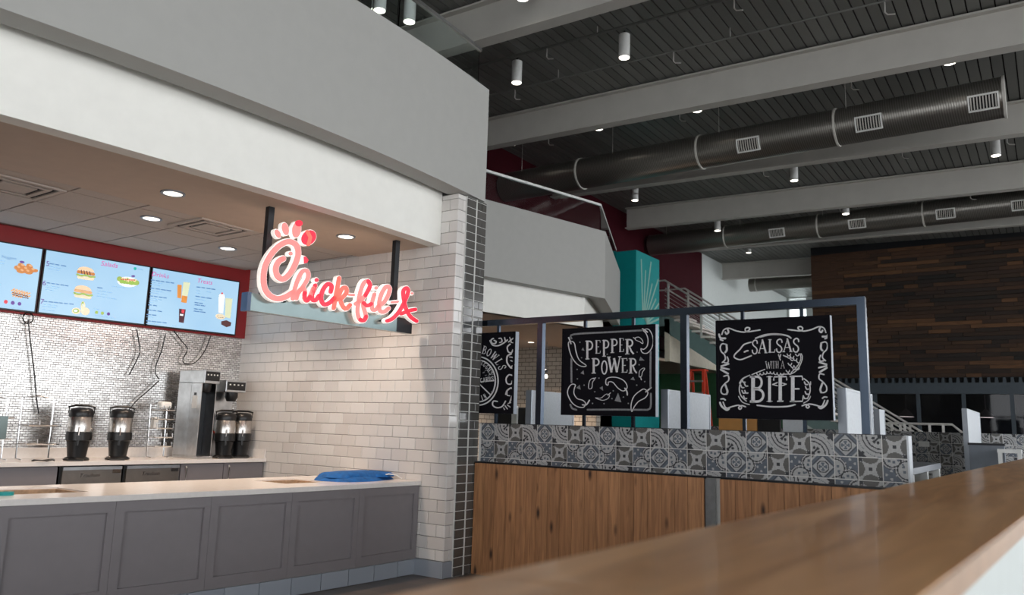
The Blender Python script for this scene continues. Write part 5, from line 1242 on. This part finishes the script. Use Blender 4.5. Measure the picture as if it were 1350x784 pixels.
# ------------------------------------------------------------------ ducts
def duct(label, y, zc, r, x0, x1, rings, vents):
    t = thing('spiral_duct', ((x0 + x1) / 2, y, zc - r), label, 'duct', 'spiral air ducts')
    xs = [x0] + sorted(rings) + [x1]; xs = [q for q in xs if x0 <= q <= x1]
    def cyl(a, b, rr, n=36):
        mb = MB(); vs = []
        for x in (a, b):
            for k in range(n): vs.append((x, y + rr * math.cos(2 * math.pi * k / n), zc + rr * math.sin(2 * math.pi * k / n)))
        return mb.add(vs, [(k, (k + 1) % n, n + (k + 1) % n, n + k) for k in range(n)] + [tuple(range(n)), tuple(range(n, 2 * n))])
    for a, b in zip(xs[:-1], xs[1:]):
        if b - a > .02: cyl(a, b, r).build('duct_section', 'duct', t, True)
    for q in rings: cyl(q - .018, q + .018, r + .018).build('flange_ring', 'beam', t, True)
    for q in vents:
        A0, A1 = R_(180 + 2), R_(180 + 46); hwv = .205
        def pt(x, a, d): return Vector((x, y + (r + d) * math.cos(a), zc + (r + d) * math.sin(a)))
        fm = MB()
        def patch(mb, xa, xb_, a0, a1, d0, d1, n=5):
            for k in range(n):
                p, s = a0 + (a1 - a0) * k / n, a0 + (a1 - a0) * (k + 1) / n
                mb.hexa([pt(xa, p, d0), pt(xb_, p, d0), pt(xb_, s, d0), pt(xa, s, d0)], [pt(xa, p, d1), pt(xb_, p, d1), pt(xb_, s, d1), pt(xa, s, d1)])
        e = .022; ea = e / r
        patch(fm, q - hwv, q + hwv, A0, A0 + ea, 0, .03, 1); patch(fm, q - hwv, q + hwv, A1 - ea, A1, 0, .03, 1); patch(fm, q - hwv, q - hwv + e, A0 + ea, A1 - ea, 0, .03); patch(fm, q + hwv - e, q + hwv, A0 + ea, A1 - ea, 0, .03)
        v = fm.build('vent_frame', 'white', t)
        bk = MB(); patch(bk, q - hwv + e, q + hwv - e, A0 + ea, A1 - ea, 0, .008); bk.build('vent_back', 'deckback', v)
        nsl = 9
        for k in range(nsl):
            xs_ = q - hwv + e + (2 * hwv - 2 * e) * (k + .5) / nsl; s_ = MB(); patch(s_, xs_ - .008, xs_ + .008, A0 + ea, A1 - ea, .008, .02, 4); s_.build('vent_slat', 'beam', v)
    x = x0 + .6
    while x < x1 - .1:
        MB().tube([(x, y - r * .7, zc + r * .7), (x, y - r * .7, ZB(x) + .62)], .006, 5).build('hanger_rod', 'handle', t, True); x += 2.2
YD = 13.5
vx = lambda px, py, Y: aty(px, py, Y).x
duct('long spiral duct with three white grilles and an open sealed end', YD, 6.69, .315, -9.75, vx(1326, 128, YD), [vx(768, 225, YD), vx(925, 200, YD), vx(1104, 165, YD), vx(1324, 128, YD)], [vx(986, 195, YD - .3), vx(1145, 168, YD - .3), vx(1297, 144, YD - .3)])
YE = 21.0
duct('long spiral duct with white grilles just above the dark wood wall', YE, 6.93, .305, vx(858, 328, YE), 5.5, [vx(958, 315, YE), vx(1080, 300, YE), vx(1218, 283, YE)], [vx(1024, 316, YE - .3), vx(1130, 305, YE - .3), vx(1247, 292, YE - .3), vx(1348, 281, YE - .3)])
duct('short distant duct in the bright room beside the wood wall', 29, 7.0, .26, vx(989, 375, 29), -4.0, [vx(998, 375, 29)], [])
beam(27.4, -9.75, -4, 'far grey steel beam in the bright room beyond the wood wall')
# ------------------------------------------------------------------ cylinder pendants
def can(px_, py_, label, Y=None, L=.37, r=.086):
    p = atz(px_, py_, 7.1)
    for _ in range(4): p = atz(px_, py_, ZB(p.x) + .19)
    if Y: p = aty(px_, py_, Y)
    zb = p.z; L = min(L, ZB(p.x) + .60 - zb)
    t = thing('cylinder_light', (p.x, p.y, zb), label, 'light', 'white cylinder lights under the roof deck')
    MB().lathe([(r, 0), (r, L)], (0, 0, 0), 22).build('housing', 'white', t, True, True)
    MB().lathe([(.001, -.004), (r - .008, -.004), (r - .008, .004), (.001, .004)], (0, 0, 0), 22).build('lens', 'lamp', t, True, True)
    MB().tube([(0, 0, L), (0, 0, ZB(p.x) + .622 - zb)], .018, 8).build('stem', 'blackmetal', t, True, True)
can(681, 109, 'white cylinder light hanging next to the corner of the near mezzanine wall'); can(823, 76, 'white cylinder light beside a sprinkler drop, in front of the beam before the duct')
can(539, 29, 'white cylinder light seen whole through the near glass railing'); can(500, 14, 'white cylinder light of which only the lit end shows through the near glass railing'); can(689, -2, 'white cylinder light beyond the top of the near glass railing, cut by the beam')
for q, l in (((676, 190), 'nearest the maroon wall'), ((789, 170), 'second from the maroon wall'), ((919, 146), 'third from the maroon wall'), ((1252, 83), 'above the closed end of the duct')): can(*q, 'cylinder light end under the beam before the duct, ' + l)
can(837, 264, 'white cylinder light above the teal column, under the beam behind the duct'); can(1047, 238, 'white cylinder light under the beam behind the duct, below the first white grille'); can(1313, 205, 'white cylinder light under the beam behind the duct, below its closed end')
can(946, 304, 'white cylinder light above the far duct, nearest the maroon wall', 20.25); can(1115, 282, 'lit end of a cylinder light above the far duct near the wood wall', 20.25)
can(987, 333, 'small white cylinder light in the bright room beyond the far duct', 25.3)
# ------------------------------------------------------------------ sprinkler pipes
def pipe(label, y, dz, heads, r=.022):
    t = thing('sprinkler_pipe', (-2, y, ZB(-2) + dz), label, 'pipe', 'thin pipes under the roof deck')
    MB().tube([(-9.7, y, ZB(-9.7) + dz), (5.5, y, ZB(5.5) + dz)], r, 8).build('run', 'deck', t, True)
    for x in heads:
        z = ZB(x) + dz
        MB().tube([(x, y, z), (x, y, z - .16), (x + .03, y, z - .2), (x + .12, y, z - .22)], .011, 6).build('sprinkler_drop', 'handle', t, True)
        MB().tube([(x + .9, y, z), (x + .9, y, z + .18)], .008, 6).build('pipe_hanger', 'handle', t, True)
pipe('thin dark pipe between the two nearest roof beams', 9.6, .50, (-6.2, -3.2, -.6)); pipe('thin pipe with drops just before the beam at the duct', 10.6, .46, (-7.5, -4.5, -1.5), .016)
pipe('thin pipe running above the long spiral duct', 13.0, .52, (-8.3, -5.4, -2.4)); pipe('thin pipe with drops behind the long duct', 16.8, .48, (-8.2, -5.0, -2.2, -.4), .018)
pipe('thin pipe above the duct along the wood wall', 20.6, .50, (-7.5, -4.2, -1.3), .018)
# ------------------------------------------------------------------ foreground half wall with oak cap
ZC = 1.28
l0, l1 = atz(540, 778, ZC), atz(1330, 608.3, ZC); r1_, r2_ = atz(1220, 784, ZC), atz(1350, 683, ZC)
dl = (l1 - l0).normalized(); lp = lambda y: l0 + dl * ((y - l0.y) / dl.y)
dr_ = (r2_ - r1_).normalized(); rp = lambda y: r1_ + dr_ * ((y - r1_.y) / dr_.y)
def slab(ya, yb, insetl, insetr, z0, z1):
    P = [(lp(ya).x + insetl, ya), (rp(ya).x - insetr, ya), (rp(yb).x - insetr, yb), (lp(yb).x + insetl, yb)]
    return MB().hexa([(p[0], p[1], z0) for p in P], [(p[0], p[1], z1) for p in P])
hwall = struct(slab(-1.2, 11.2, .06, .03, 0, ZC - .055), 'wall_half', 'whitewall')
cap_ = thing('oak_ledge', (lp(4).x + .25, 4, ZC - .05), 'long polished oak ledge on the half wall, blurred in front', 'ledge')
slab(-1.25, 11.25, 0, .004, ZC - .045, ZC).build('board', 'bar', cap_, bevel=.004)
MB().hexa([(rp(-1.25).x - .004, -1.25, ZC - .045), (rp(-1.25).x, -1.25, ZC - .045), (rp(11.25).x, 11.25, ZC - .045), (rp(11.25).x - .004, 11.25, ZC - .045)], [(rp(-1.25).x - .004, -1.25, ZC - .002), (rp(-1.25).x, -1.25, ZC - .002), (rp(11.25).x, 11.25, ZC - .002), (rp(11.25).x - .004, 11.25, ZC - .002)]).build('lit_edge_band', 'litedge', cap_)
slab(-1.2, 11.2, .05, .02, ZC - .055, ZC - .046).build('shadow_gap', 'blackmetal', cap_)
# ------------------------------------------------------------------ unseen hall behind the camera: end wall added to shape the daylight, window side
mb = MB(); mb.box(-16, -3.5, -7.2, -7, 0, 7.6); mb.box(-3.5, 9.2, -7.2, -7, 5.2, 7.6); mb.box(-3.5, 9.2, -7.2, -7, 0, .3); struct(mb, 'wall_unseen_end', 'fascia')
we = struct(box(-3.5, -3.4, -7.15, -7.05, .3, 5.2), 'window_4', 'bluesteel')
for k in range(1, 6): box(-3.5 + k * 2.1, -3.42 + k * 2.1, -7.15, -7.05, .3, 5.2).build('mullion', 'bluesteel', we); struct(box(-16.2, -16, -7.2, 40, 0, 8), 'wall_far_side', 'fascia')
struct(box(-16, 9, -7, 3.1, 7.62, 7.8), 'ceiling_entrance', 'deckback')
wn = struct(box(8.9, 9.1, -7, 36, 0, .3), 'window_3', 'bluesteel')
for k in range(16): box(8.95, 9.05, -7 + k * 2.8, -6.92 + k * 2.8, .3, 6.7).build('mullion', 'bluesteel', wn)
for z in (2.6, 4.8): box(8.96, 9.04, -7, 36, z, z + .07).build('transom', 'bluesteel', wn)
box(8.9, 9.1, -7, 36, 6.7, 7.2).build('head', 'bluesteel', wn)
